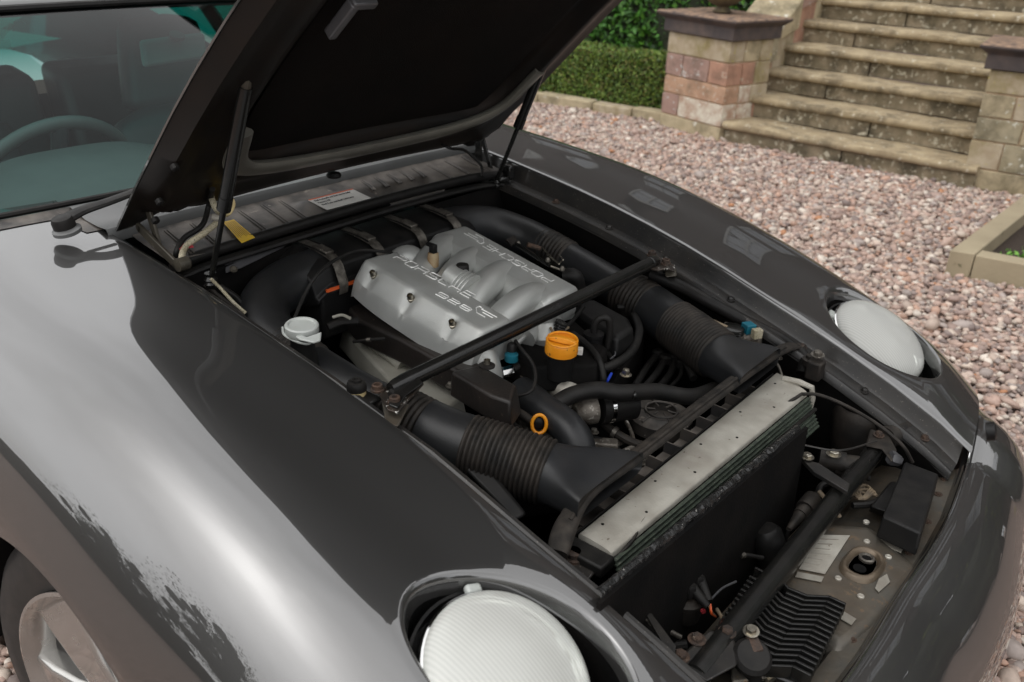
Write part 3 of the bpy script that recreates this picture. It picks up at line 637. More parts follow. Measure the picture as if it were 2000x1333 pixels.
    for x in np.linspace(-1.75, -.625, 12):
        r = [sect(-.75, s) for s in np.linspace(.42, 1, 16)]; rows.append([V(x, (p[0] - .0) * sg, p[1]) for p in r] + [V(x, .872 * sg, .45), V(x, .85 * sg, .25), V(x, .80 * sg, .18)])
    mb.grid(rows); mb.build('door', M['paint'], car)
    mb = MB(); rows = []
    for x in (-.622, -.5, -.36): p = sect(x, 1); rows.append([V(x, p[0] * sg, p[1]), V(x, .872 * sg, .45), V(x, .85 * sg, .25), V(x, .8 * sg, .18)])
    mb.grid(rows); mb.build('sill', M['paint'], car)
    # wheel arch liner
    mb = MB(); rows = []
    for a in np.linspace(-.1, math.pi + .1, 24): rows.append([V(math.cos(a) * (ARC - .012), y_ * sg, WZ + math.sin(a) * (ARC - .012)) for y_ in (.875, .8, .62, .52)])
    mb.grid(rows); mb.build('arch_liner', M['dark'], car)
    return fo
fenders = [fender(-1), fender(1)]

# ---- headlamps
def lamp(sg):
    c = V(LC.x, LC.y * sg, LC.z); n = V(LN.x, LN.y * sg, LN.z)
    e = sub('headlamp', car)
    a, b, _ = frame(n)
    MB().lathe(c - n * .10, n, [(.02, 0), (.05, .01), (.085, .045), (.102, .085), (.106, .098), (.104, .099), (.08, .055), (.045, .022), (.012, .012)], 48).build('reflector', M['reflector'], e)
    MB().lathe(c - n * .004, n, [(LR * .985, .0), (LR, .006), (LR * .985, .014), (LR * .965, .016), (LR * .955, .010), (LR * .95, 0)], 56).build('lamp_ring', M['chrome'], e)
    mb = MB(); prof = [(LR * .965 * math.cos(t), .010 + .040 * math.sin(t)) for t in np.linspace(0, math.pi / 2 - .02, 12)]
    mb.lathe(c, n, prof, 64); mb.f = mb.f[:-2] + [mb.f[-1]]
    mb.build('lens', M['lens'], e)
    MB().lathe(c - n * .06, n, [(.012, 0), (.014, .03), (.011, .042)], 16).build('bulb_shield', M['chrome'], e)
    # housing bowl behind the lens
    MB().lathe(c - n * .125, n, [(.06, 0), (.10, .03), (.118, .09), (.121, .118), (.117, .118), (.113, .09)], 48).build('lamp_housing', M['plastic'], e)
    # small moulded lug on the rim
    up = V(-1, -.35 * sg, 0); up = (up - n * up.dot(n)).normalized()
    mb = MB(); mb.box(c + up * (LR + .003) + n * .004, (.014, .022, .012), Matrix((up, n.cross(up), n)).transposed()); mb.build('lamp_lug', M['milk'], e, bevel=.004)
for sg in (-1, 1): lamp(sg)

# ---- front bumper
rows = []; ys = np.concatenate([np.linspace(-.9, -.7, 16), np.linspace(-.68, .68, 60), np.linspace(.7, .9, 16)])
def bn(y):
    # outward plan normal and seam point following the nose round the corner
    pass
seam = [(V(.28, -.885, 0)), V(.55, -.885, 0), V(.70, -.868, 0)] + [V(sxf(y), y, 0) for y in (-.84, -.78, -.70, -.6, -.5, -.4, -.27, -.13, 0, .13, .27, .4, .5, .6, .70, .78, .84)] + [V(.70, .868, 0), V(.55, .885, 0), V(.28, .885, 0)]
sp = catmull(seam, 6)
def seamz(p):
    y = abs(p.y); base = float(np.interp(y, [0, .45, .53, .62, .70, .78, .84, .87], [.535, .545, .572, .566, .542, .50, .46, .40])); return base if p.x > .62 else lerp(.40, base, max(0, (p.x - .55) / .07)) 
PROF = [(-.012, -.014), (0, -.001), (.004, .001), (.014, .0), (.034, -.006), (.06, -.020), (.085, -.040), (.108, -.068), (.126, -.10), (.138, -.14), (.144, -.185), (.142, -.235), (.13, -.28), (.10, -.33), (.04, -.37)]
for i, p in enumerate(sp):
    t = (sp[min(i + 1, len(sp) - 1)] - sp[max(i - 1, 0)]).normalized(); n = V(t.y, -t.x, 0)
    if n.dot(p - V(0, 0, 0)) < 0: n = -n
    k = 1.0 if abs(p.y) < .6 else lerp(1, .22, min(1, (abs(p.y) - .6) / .26) ** 1.3)
    z0 = seamz(p)
    rows.append([V(p.x, p.y, z0 + .0) + n * (o_ * k) + V(0, 0, dz * (1 if dz > -.1 else lerp(.8, 1, k))) for o_, dz in PROF])
mb = MB(); mb.grid(rows); bumper = mb.build('front_bumper', M['paint'], car, angle=60)
# highlight along the bumper shut line, added as a bright chrome bead
mb = MB(); q = [r[1] + V(-.002, 0, .0005) for r in rows if abs(r[1].y) < .80]; mb.tube(q, .0028, 8, smooth=False); mb.build('shut_line_highlight', M['chrome'], bumper)
jp = P(1937, 843, x=.955); mb = MB(); mb.lathe(jp, (1, .3, .3), [(.011, -.006), (.011, .003), (.007, .005), (.003, .003)], 16); mb.build('washer_jet', M['plastic'], bumper)

# ---- wheels
def wheel(x, sg, steer=0):
    e = sub('wheel', car); c = V(x, .80 * sg, WZ); ax = V(math.sin(steer), sg * math.cos(steer), 0)
    R0 = .313; ax = V(math.sin(steer) * (-sg), sg * math.cos(steer), 0)
    MB().lathe(c - ax * .19, ax, [(.215, 0), (.28, .0), (.303, .02), (R0, .045), (R0, .155), (.306, .182), (.285, .200), (.25, .206), (.222, .200), (.215, .17)], 72).build('tyre', M['tyre'], e)
    mb = MB(); tl = []
    for k in range(72):
        a = 2 * math.pi * k / 72; u_, v_, _ = frame(ax); d = u_ * math.cos(a) + v_ * math.sin(a); tt = ax.cross(d)
        mb.box(c - ax * .11 + ax * .06 * (1 if k % 2 else -1) * .6 + d * (R0 + .001), (.02, .09, .006), Matrix((tt, ax, d)).transposed())
    mb.build('tread_blocks', M['tyre'], e, kind='stuff')
    r = MB(); r.lathe(c - ax * .17, ax, [(.18, 0), (.205, .01), (.20, .06), (.19, .12), (.203, .165), (.222, .182), (.224, .190), (.218, .192), (.205, .180), (.19, .15), (.17, .10), (.12, .08), (.05, .08)], 72)
    rim = r.build('rim', M['rim'], e)
    for k in range(5):
        a = 2 * math.pi * k / 5 + .3; u_, v_, _ = frame(ax); d = u_ * math.cos(a) + v_ * math.sin(a); tt = ax.cross(d)
        pts = [(.03, -.035), (.09, -.042), (.15, -.055), (.203, -.075), (.203, .075), (.15, .055), (.09, .042), (.03, .035)]
        mb = MB(); mb.hexa([c + d * q + tt * s_ + ax * (.02 - .03 * (q / .2 - .5) ** 2 - .004) for q, s_ in pts], [c + d * q + tt * s_ - ax * .03 for q, s_ in pts]); mb.build('spoke', M['rim'], rim, bevel=.01, seg=3)
    mb = MB(); mb.lathe(c, ax, [(.045, 0), (.045, .02), (.03, .028)], 24); mb.build('hub_cap', M['rim'], rim)
for x in (0, -2.5):
    for sg in (-1, 1): wheel(x, sg, .174 if x == 0 else 0)

# ---- bonnet (raised): closed profile turned about its rear hinge line
HX, HZ, HA = -.43, .916, R_(54.6)
def hood_pt(x, y, dz=0, drop=True):
    """x,y on the closed bonnet; dz below the outer skin"""
    crown = .018 * (1 - (y / .5) ** 2)
    z = ze(x) + crown + dz
    dx_, dz_ = x - HX, z - HZ
    return V(HX + dx_ * math.cos(HA) - dz_ * math.sin(HA), y, HZ + dx_ * math.sin(HA) + dz_ * math.cos(HA))
def hood_in(v_): return .034 * min(1, max(0, (.93 - abs(v_)) / .14))
def hood_edge(y): return sxf(y) - .012
NXH, NYH = 48, 30
def hood_sheet(inset, dz, x0in=0.0, warp=None):
    rows = []
    for i in range(NXH + 1):
        r = []
        for j in range(NYH + 1):
            v_ = -1 + 2 * j / NYH; xa = HX + .005 + x0in + hood_in(v_); 
            yy = v_ * (ye(.2) - .004 - inset); xb = hood_edge(yy) - inset - .25 * max(0, abs(v_) - .8) ** 2 * 4
            x = lerp(xa, xb, i / NXH); y = v_ * (ye(x) - .004 - inset)
            r.append(hood_pt(x, y, dz(x, y) if callable(dz) else dz))
        rows.append(r)
    return rows
outer = hood_sheet(0, 0); inner = hood_sheet(0, -.004); 
mb = MB(); mb.grid(outer); n0 = len(mb.v); mb.grid(inner)
W_ = NYH + 1
per = [(0, j) for j in range(W_)] + [(i, W_ - 1) for i in range(1, NXH + 1)] + [(NXH, j) for j in range(W_ - 2, -1, -1)] + [(i, 0) for i in range(NXH - 1, 0, -1)]
for a, b in zip(per, per[1:] + per[:1]): mb.f.append((a[0] * W_ + a[1], b[0] * W_ + b[1], n0 + b[0] * W_ + b[1], n0 + a[0] * W_ + a[1]))
hood = mb.build('bonnet', M['paint'], car, angle=40)
# inner frame : raised band set in from the edges
def band(u, v_):      # u 0..1 along, v -1..1 across -> extra depth
    du = min(u * 1.3, (1 - u) * 1.3); dv = (1 - abs(v_)) * .49
    d = min(du, dv)
    return d
rows = []
for i in range(NXH * 2 + 1):
    r = []
    for j in range(NYH * 2 + 1):
        v_ = -1 + 2 * j / (NYH * 2); u = i / (NXH * 2); ins = .003
        yy = v_ * (ye(.2) - .004 - ins); x = lerp(HX + .010 + hood_in(v_), hood_edge(yy) - ins - .02, u); y = v_ * (ye(x) - .004 - ins)
        d1_ = (1 - abs(v_)) * .48; d2_ = u * 1.27; d3_ = (1 - u) * 1.27; 
        # rounded inner corner: smooth minimum
        kk = .05; dd = -kk * math.log(math.exp(-d1_ / kk) + math.exp(-d2_ * .75 / kk) + math.exp(-d3_ / kk))
        def sst(a, b_, t): t = min(1, max(0, (t - a) / (b_ - a))); return t * t * (3 - 2 * t)
        dep = .0045 + .0335 * sst(.0, .016, dd) - .0 + .012 * sst(.055, .07, dd) - .034 * sst(.098, .118, dd)
        r.append(hood_pt(x, y, -dep))
    rows.append(r)
mb = MB(); mb.grid(rows); frame_o = mb.build('inner_frame', M['hoodin'], hood, angle=60)
# sound-deadening pad
rows = []
for i in range(41):
    r = []
    for j in range(31):
        v_ = -1 + 2 * j / 30; u = i / 40; e_ = 1 - (max(abs(v_), abs(2 * u - 1)) ** 14)
        cor = 1 - .06 * (abs(2 * u - 1) ** 6)
        x = lerp(HX + .185, .72, u); y = v_ * (ye(x) - .145) * cor
        r.append(hood_pt(x, y, -.024 - .012 * e_))
    rows.append(r)
mb = MB(); mb.grid(rows); mb.build('insulating_pad', M['pad'], hood)
# pale stiffener bow that borders the pad at the hinge end
path = [hood_pt(HX + .30, -.375, -.045), hood_pt(HX + .21, -.345, -.05), hood_pt(HX + .172, -.25, -.053), hood_pt(HX + .155, 0, -.053), hood_pt(HX + .172, .25, -.053), hood_pt(HX + .22, .36, -.05), hood_pt(HX + .34, .392, -.045)]
mb = MB(); mb.tube(path, .026, 14, sub=10, flat=.45); 
M['stiff'] = mat('grey stiffener', (.16, .155, .13), (.12, .115, .10), 10, .38, .2, .3, bump=.1, spots=.2, spotc=(.12, .11, .09), spscale=120, coatr=.15)
mb.build('stiffener', M['stiff'], hood)
# buffer block & latch striker on the underside
def hoodbox(x, y, dz, size, rotz=0):
    c = hood_pt(x, y, dz); X = (hood_pt(x + .01, y, dz) - hood_pt(x - .01, y, dz)).normalized(); Y = V(0, 1, 0); Z = X.cross(Y)
    Rm = Matrix((X, Y, Z)).transposed() @ Matrix.Rotation(rotz, 3, 'Z'); return c, size, Rm
c, s_, r = hoodbox(.155, -.335, -.06, (.075, .014, .018)); mb = MB(); mb.box(c, s_, r); c2, s2, r2 = hoodbox(.19, -.318, -.06, (.014, .045, .018)); mb.box(c2, s2, r2); mb.build('buffer_bracket', M['trim'], hood, bevel=.003)
for y in (-.47, .47):
    pass
for (x, y) in ((-.36, -.45), (-.30, -.46), (-.2, -.465)):
    c, s_, r = hoodbox(x, y, -.040, (.02, .02, .006)); mb = MB(); mb.lathe(c, r @ V(0, 0, -1), [(.007, -.004), (.007, .004), (.004, .006)], 10); mb.build('plug', M['rubber'], hood)

# ---- gas struts, hinges
def strut(y, sg):
    lo = P(412, 548, y=-.415) if sg < 0 else P(968, 357, y=.415); hi_ = P(480, 170, y=-.415) if sg < 0 else P(1075, 92, y=.415)
    e = sub('gas_strut', car); d = (hi_ - lo)
    mid = lo + d * (.42 if sg < 0 else .45)
    MB().tube([mid, hi_], .0108, 16, smooth=False).tube([mid - d.normalized() * .006, mid + d.normalized() * .02], .0120, 16, smooth=False).build('cylinder', M['bar'], e)
    MB().tube([lo, mid], .0052, 12, smooth=False).build('rod', M['chrome'] if 0 else M['bar'], e)
    mb = MB(); mb.lathe(lo - V(0, 0, .012), (0, 0, 1), [(.010, 0), (.011, .006), (.008, .010), (.012, .014), (.008, .020), (.010, .026)], 14); mb.build('ball_joint', M['rust'] if 0 else M['bar'], e)
    MB().tube([hi_ - d.normalized() * .02, hi_ + d.normalized() * .02], .008, 10, smooth=False).build('top_joint', M['hinge'], e)
strut(-.415, -1); strut(.415, 1)
def bar2(mb, a, b, w_, h_):
    a, b = Vector(a), Vector(b); d = (b - a); L_ = d.length; d.normalize(); s_ = d.cross(V(0, 1, 0)).normalized(); t = V(0, 1, 0)
    mb.box((a + b) / 2, (L_, w_, h_), Matrix((d, t, s_)).transposed()); 
    for q in (a, b): mb.lathe(q - t * w_ / 2, t, [(h_ / 2, 0), (h_ / 2, w_)], 16)
    return mb
h = sub('hinge', car)
bar2(MB(), P(272, 445, y=-.452), P(345, 518, y=-.452), .006, .017).build('hinge_link', M['hinge'], h, bevel=.0015)
bar2(MB(), P(288, 405, y=-.440), P(310, 478, y=-.440), .006, .016).build('hinge_link', M['hinge'], h, bevel=.0015)
MB().lathe(P(346, 519, y=-.458), (0, 1, 0), [(.012, 0), (.012, .02), (.008, .024)], 14).build('hinge_pin', M['hinge'], h)
h = sub('hinge', car)
bar2(MB(), P(934, 262, y=.452), P(936, 320, y=.452), .006, .02).build('hinge_link', M['bar'], h, bevel=.0015)
bar2(MB(), P(940, 262, y=.44), P(960, 335, y=.44), .005, .012).build('hinge_link', M['bar'], h, bevel=.0015)
MB().box(P(990, 335, y=.455), (.035, .02, .035)).box(P(982, 348, y=.44), (.03, .05, .012)).build('hinge_base', M['bar'], h, bevel=.004)
#==BAY==
# ================================================================ ENGINE BAY
bay = sub('engine_bay', car)
bays = []
# channel beside each wing: vertical inner wall, bolted ledge, drip edge
for sg in (-1, 1):
    mb = MB(); rows = []
    for x in np.linspace(-.62, .848, 60):
        e, z = ye(x), ze(x)
        wv = .0 if abs(x - .55) > .06 else .0
        r = [(e - .003, -.004), (e - .006, -.010), (e - .010, -.036), (e - .014, -.042), (e - .040, -.046), (e - .044, -.043), (e - .050, -.043), (e - .053, -.047), (e - .056, -.060)]
        rows.append([V(x, a * sg, z + b_) for a, b_ in r])
    mb.grid(rows); fl = mb.build('gutter_flange', M['flange'], bay, angle=30)
    for x in (-.29, -.145, .012, .17, .34, .512, .652, .782):
        b = MB(); b.bolt(V(x, (ye(x) - .024) * sg, ze(x) - .0445), (0.05, 0, 1), .0068, .0075); b.build('bolt', M['rust'] if random.random() < .35 else M['flange'], fl)
    mb = MB(); rows = []
    for x in np.linspace(-.62, .84, 12):
        rows.append([V(x, (ye(x) - .055) * sg, ze(x) - .055), V(x, (ye(x) - .03) * sg, ze(x) - .12), V(x, (ye(x) - .02) * sg, .2)])
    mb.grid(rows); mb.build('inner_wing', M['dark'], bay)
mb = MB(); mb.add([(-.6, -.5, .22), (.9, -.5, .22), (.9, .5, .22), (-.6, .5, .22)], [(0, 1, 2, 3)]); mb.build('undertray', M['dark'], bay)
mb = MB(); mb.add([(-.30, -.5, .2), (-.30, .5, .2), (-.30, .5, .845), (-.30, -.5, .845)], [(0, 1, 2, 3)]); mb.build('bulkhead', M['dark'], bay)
# tall lip & strip behind the bumper seam
rows = []
for y in np.linspace(-.447, .447, 40):
    x = sxf(y); z = seamz(V(x, y, 0)); t = V(0, 1, 0)
    rows.append([V(x - .006, y, z - .004), V(x - .010, y, z - .012), V(x - .016, y, z - .020), V(x - .045, y * .97, z - .024), V(x - .050, y * .965, z - .030), V(x - .056, y * .96, z - .055)])
mb = MB(); mb.grid(rows); nl = mb.build('nose_flange', M['panel'], bay)
for y in (-.38, -.27, -.13, .0, .14, .25, .35, .41):
    b = MB(); x = sxf(y); b.bolt(V(x - .031, y * .98, seamz(V(x, y, 0)) - .0225), (0, 0, 1), .005, .004); b.build('bolt', M['rust'], nl)

# ---------- front panel with bonnet catch, plates, rivets
FZ = .505
mb = MB(); rows = []
for y in np.linspace(-.43, .44, 30):
    x1 = sxf(y) - .052
    rows.append([V(.66, y, FZ - .06), V(.70, y, FZ - .045), V(.72, y, FZ - .02), V(.745, y, FZ - .012), V(x1, y * .98, FZ - .004), V(x1 + .012, y * .98, FZ + .008)])
mb.grid(rows); fp = mb.build('front_crossmember', M['panel'], bay, angle=60)
# raised catch platform (trapezoid) seen at 1545..1790
q = [(1585, 1022), (1700, 1030), (1792, 1112), (1700, 1215), (1640, 1262), (1530, 1140)]
top = PZ(q, FZ + .018); cen = sum(top, Vector()) / 6; bot = [cen + (p - cen) * 1.22 - V(0, 0, .026) for p in top]
plat = MB().hexa(top, bot).build('catch_platform', M['panel'], fp, bevel=.010, seg=4)
cz = FZ + .020; cc = P(1685, 1103, z=cz); ux = (P(1700, 1085, z=cz) - P(1672, 1122, z=cz)).normalized(); uy = V(-ux.y, ux.x, 0)
def slot(a, b, z, h0=0, n=28):
    out = []
    for k in range(n):
        t = 2 * math.pi * k / n; c_, s_ = math.cos(t), math.sin(t)
        c_ = math.copysign(abs(c_) ** .75, c_); s_ = math.copysign(abs(s_) ** .75, s_)
        out.append(cc + ux * a * c_ + uy * b * s_ + V(0, 0, z))
    return out
mb = MB(); mb.grid([slot(.050, .033, -.006), slot(.046, .029, .004), slot(.041, .025, .008), slot(.036, .021, .006), slot(.033, .018, -.004), slot(.030, .016, -.008)], True)
cr = mb.build('catch_ring', mat('bare worn catch metal', (.17, .13, .09), (.11, .085, .06), 30, .4, .5, spots=.3, spotc=(.09, .05, .03), spscale=90), fp, angle=70)
MB().prism(slot(.032, .018, -.002), (0, 0, -.012)).build('catch_plate', M['panel'], fp)
k1 = cc + ux * .016 + V(0, 0, .0); MB().lathe(k1, (0, 0, 1), [(.008, 0), (.0125, .001), (.0125, .005), (.009, .006), (.0075, .003)], 22).build('catch_hole_ring', M['clip'], fp)
MB().lathe(k1, (0, 0, 1), [(.0075, .0), (.0075, .0035)], 18).build('catch_hole', M['dark'], fp)
MB().lathe(cc - ux * .014, (0, 0, 1), [(.0105, 0), (.0105, .0014)], 18).build('catch_hole', M['dark'], fp)
for p in ((1693, 1058), (1735, 1088), (1637, 1130), (1681, 1165), (1692, 1020), (1775, 1060)):
    c = P(*p, z=cz - .001); MB().lathe(c, (0, 0, 1), [(.0055, -.002), (.0055, .0012), (.004, .0024), (.0020, .0022), (.0016, .0012)], 16).build('rivet', M['radalu'], fp)
def plate(px, z, mt, name='sticker', th_=.0012, parent=None):
    return MB().prism([p + V(0, 0, th_) for p in PZ(px, z)], (0, 0, -th_)).build(name, mt, parent or fp)
pl_ = plate([(1603, 1046), (1660, 1047), (1611, 1122), (1560, 1112)], cz, M['radalu'])
for k in range(6):
    t = .12 + k * .14; a_ = P(1603, 1046, z=cz).lerp(P(1560, 1112, z=cz), t); b_ = P(1660, 1047, z=cz).lerp(P(1611, 1122, z=cz), t); e_ = (b_ - a_); f_ = (P(1560, 1112, z=cz) - P(1603, 1046, z=cz)) * .03
    MB().prism([a_ + e_ * .08 + V(0, 0, .0018), a_ + e_ * random.uniform(.6, .92) + V(0, 0, .0018), a_ + e_ * .6 + f_ + V(0, 0, .0018), a_ + e_ * .08 + f_ + V(0, 0, .0018)], (0, 0, -.0006)).build('plate_print', M['pale'], fp)
plate([(1558, 1118), (1609, 1128), (1604, 1138), (1553, 1128)], cz, M['pale'])
plate([(1732, 1122), (1738, 1138), (1716, 1158), (1709, 1150), (1716, 1132)], cz, M['pale'])
plate([(1706, 1048), (1764, 1072), (1760, 1081), (1703, 1057)], cz - .004, M['pale'])
plate([(1632, 1186), (1672, 1210), (1663, 1222), (1625, 1200)], cz, M['pale'])

# finned cooler (flasher / ignition amplifier)
e = sub('finned_ignition_amplifier', car)
z0 = FZ + .0
A0, A1 = P(1470, 1130, z=z0 + .03), P(1650, 1195, z=z0 + .03); B0 = P(1385, 1260, z=z0 + .03)
du = (A1 - A0); dv = (B0 - A0) * 1.05; 
MB().prism([A0 + du * .0 + dv * .02, A0 + du * .98 + dv * .02, A0 + du * .98 + dv * 1.0, A0 + dv * 1.0], (0, 0, -.03)).build('base', M['bar'], e, bevel=.003)
for k in range(15):
    t = .03 + k * .066; mb = MB(); zt = V(0, 0, .022); 
    pth = [(0.0, -.03), (.28, .0), (.42, .075), (.62, .085), (.82, .0), (1.0, .02)]
    if k % 2 == 1 and k < 3: pth = pth[2:]
    a = [A0 + du * u + dv * (t + o_) for u, o_ in pth]; wv = dv.normalized() * .0022
    poly = [p + wv for p in a] + [p - wv for p in reversed(a)]
    n = len(a); mb2 = MB()
    for i in range(n - 1):
        mb2.hexa([a[i] + wv + zt, a[i + 1] + wv + zt, a[i + 1] - wv + zt, a[i] - wv + zt], [a[i] + wv, a[i + 1] + wv, a[i + 1] - wv, a[i] - wv])
    mb2.build('fin', M['bar'], e, bevel=.0008)
# rubber stay foot
e = sub('bonnet_rest_clip', car)
c = P(1468, 1285, z=.56)
MB().tube([P(1472, 1333, z=.52), P(1468, 1300, z=.55), P(1465, 1262, z=.56)], .012, 12).lathe(c, (.3, -.3, 1), [(.026, -.006), (.027, .004), (.022, .010)], 24).build('rubber_foot', M['rubber'], e)
MB().prism([P(1457, 1240, z=.58), P(1480, 1243, z=.58), P(1492, 1268, z=.575), P(1470, 1275, z=.57)], (0, 0, -.006)).build('spring_tab', M['rust'], e, bevel=.001)
MB().bolt(P(1467, 1234, z=.583), (0, -.2, 1), .0075, .008).build('bolt', M['steel'], e)
MB().bolt(P(1500, 1321, z=.53), (0, 0, 1), .0075, .006).build('bolt', M['steel'], e)
MB().prism([P(1425, 1275, z=.535), P(1500, 1262, z=.535), P(1508, 1320, z=.535), P(1430, 1333, z=.535)], (0, 0, -.01)).build('base_plate', M['panel'], e, bevel=.003)

# black relay box on the right of the nose
e = sub('relay_box', car)
q = [(1768, 901), (1834, 926), (1799, 1042), (1724, 1008)]
t_ = PZ(q, .575); b_ = [p - V(0, 0, .042) + (p - sum(t_, Vector()) / 4) * .06 for p in t_]
MB().hexa(t_, b_).build('lid', M['plastic'], e, bevel=.004, seg=3)
MB().hexa(PZ([(1740, 940), (1785, 950), (1765, 1012), (1700, 990)], .545), PZ([(1735, 945), (1785, 950), (1765, 1020), (1695, 1000)], .51)).build('base', M['plastic'], e, bevel=.004)
for k in range(3):
    MB().tube([P(1700 + 4 * k, 955 + 3 * k, z=.53), P(1682 + 3 * k, 975, z=.535), P(1668 + 5 * k, 962, z=.53), P(1690, 948 + 8 * k, z=.525), P(1712, 968, z=.53)], .0028, 6, sub=5).build('wire', M['tan'], e)
MB().tube([P(1735, 968, z=.53), P(1700, 985, z=.53), P(1665, 988, z=.53)], .006, 8).build('loom', M['rubber'], e)

# ---------- radiator
rad = sub('radiator', car); RZ = .647
tq = PZ([(1130, 1042), (1195, 1081), (1577, 766), (1516, 728)], RZ)
mb = MB(); 
# slightly bellied top tank
rows = []
for i in range(25):
    t = i / 24; a = tq[0].lerp(tq[3], t); b = tq[1].lerp(tq[2], t); jz = random.uniform(-.0004, .0004)
    rows.append([a + V(0, 0, -.03), a + V(0, 0, -.002), a.lerp(b, .04) + V(0, 0, .0005), a.lerp(b, .3) + V(0, 0, .002 + jz), a.lerp(b, .7) + V(0, 0, .002 + jz), a.lerp(b, .96) + V(0, 0, .0), b + V(0, 0, -.003), b + V(0, 0, -.010)])
mb.grid(rows); mb.f += [tuple(range(7, -1, -1)), tuple(24 * 8 + k for k in range(8))]
tk = mb.build('top_tank', M['radalu'], rad, angle=50)
for i in range(9):
    t = .06 + i * .11; c = tq[0].lerp(tq[3], t).lerp(tq[1].lerp(tq[2], t), .25 + .5 * (i % 2)) + V(0, 0, .0015)
    MB().lathe(c, (0, 0, 1), [(.0026, 0), (.0026, .0006)], 8).build('rivet_hole', M['dark'], tk)
# core of fins standing ahead of the tank, lighter tubes between
c0, c1 = tq[1] + V(.002, .0, -.010), tq[2] + V(.002, 0, -.010)
for k in range(9):
    mb = MB(); z1 = -.0062 * k; off = V(.0035 * k, 0, z1)
    a, b = c0 + off, c1 + off
    mb.hexa([a, b, b + V(.006, 0, 0), a + V(.006, 0, 0)], [a - V(0, 0, .0035), b - V(0, 0, .0035), b + V(.006, 0, -.0035), a + V(.006, 0, -.0035)]); mb.build('core_tube', M['core'], rad)
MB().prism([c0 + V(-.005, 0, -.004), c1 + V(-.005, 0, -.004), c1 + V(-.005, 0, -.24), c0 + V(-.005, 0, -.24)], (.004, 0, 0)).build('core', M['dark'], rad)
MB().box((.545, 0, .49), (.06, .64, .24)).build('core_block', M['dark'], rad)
# end brackets
MB().tube([tq[2] + V(-.055, .012, .004), tq[2] + V(.002, .014, .005), tq[2] + V(.006, .014, -.045)], .006, 10, sub=2).build('side_tube', M['radalu'], rad)
MB().box(tq[1].lerp(tq[0], .5) + V(0, -.02, -.012), (.075, .035, .02)).build('end_bracket', M['rubber'], rad, bevel=.004)
# angled frame rail & crinkled foil sealing strip in front of the core
r0, r1 = P(1205, 1128, x=.612), P(1592, 800, x=.622)
MB().tube([r0, r1], .0038, 8, smooth=False).build('frame_rail', M['bar'], rad)
f0, f1 = P(1170, 1160, x=.628), P(1560, 836, x=.630)
mb = MB(); rows = []
for i in range(90):
    t = i / 89; p = f0.lerp(f1, t); j = lambda: V(random.uniform(-.002, .002), 0, random.uniform(-.002, .002)); amp = 1 if .2 < t < .85 else .3
    rows.append([p + V(-.006, 0, .003) + j() * amp, p + V(-.001, 0, .006) + j() * amp, p + V(.004, 0, .002) + j() * amp, p + V(.005, 0, -.006) + j() * amp])
mb.grid(rows); mb.build('foil_seal', M['foil'], rad, angle=20)
# dark air duct (flap housing) ahead of the core
dk = MB(); dk.prism([f0 + V(.004, -.01, -.004), f1 + V(.004, .02, -.004), f1 + V(.012, .02, -.30), f0 + V(.012, -.01, -.30)], (.006, 0, 0)); dk.build('air_duct', M['dark'], rad)
# shroud behind the tank: lattice of little cells
sh = sub('radiator_shroud', car)
s0, s1 = tq[0] + V(-.004, 0, -.004), tq[3] + V(-.004, 0, -.004)
MB().prism([s0, s1, s1 + V(0, 0, -.12), s0 + V(0, 0, -.12)], (-.003, 0, 0)).build('back_plate', M['plastic'], sh)
for i in range(10):
    t = .12 + i * .085; p = s0.lerp(s1, t); MB().box(p + V(-.018, 0, -.024), (.034, .0035, .046)).build('rib', M['plasticdusty'], sh)
for dz in (-.024, -.045):
    MB().box(s0.lerp(s1, .5) + V(-.018, 0, dz), (.034, (s1 - s0).length * .86, .0028)).build('rib', M['plasticdusty'], sh)
# fat rubber seal arching over the radiator
pts = [P(1088, 1082, z=.655), P(1108, 1022, z=.668), P(1150, 960, z=.682), P(1240, 893, z=.690), P(1380, 785, z=.692), P(1480, 712, z=.690), P(1528, 683, z=.684), P(1560, 678, z=.672), P(1574, 700, z=.655)]
mb = MB(); mb.tube(pts, lambda t: .0135 + .004 * math.exp(-((t - .08) / .1) ** 2), 16, sub=10, flat=.55); mb.build('rubber_seal', M['hose'], rad)
pts2 = [p + V(.004, 0, .006) for p in pts[1:-2]]; MB().tube(pts2, .0045, 8, sub=10).build('seal_bead', M['hose'], rad)
# mounting feet
e = sub('radiator_mount', car); c = P(1120, 1092, z=.63)
MB().hexa(PZ([(1105, 1062), (1180, 1100), (1150, 1135), (1095, 1108)], .632), PZ([(1105, 1062), (1180, 1100), (1150, 1135), (1095, 1108)], .60)).build('bracket', M['flange'], e, bevel=.004)
MB().lathe(c, (0, 0, 1), [(.017, 0), (.016, .006), (.012, .007), (.012, .014), (.010, .015)], 20).build('rubber_bush', M['rust'], e)
e = sub('radiator_mount', car)
MB().box(P(1592, 722, z=.66), (.03, .03, .04)).build('bracket', M['hose'], e, bevel=.004)
MB().bolt(P(1597, 694, z=.69), (0, -.1, 1), .009, .009).build('bolt', M['clip'], e)
MB().lathe(P(1583, 712, z=.66), (0, 0, 1), [(.018, 0), (.018, .012), (.012, .014), (.011, .02)], 18).build('rubber_bush', M['hose'], e)
MB().tube([P(1562, 688, z=.665), P(1572, 705, z=.655), P(1568, 730, z=.635)], .014, 12).build('elbow', M['rubber'], e)

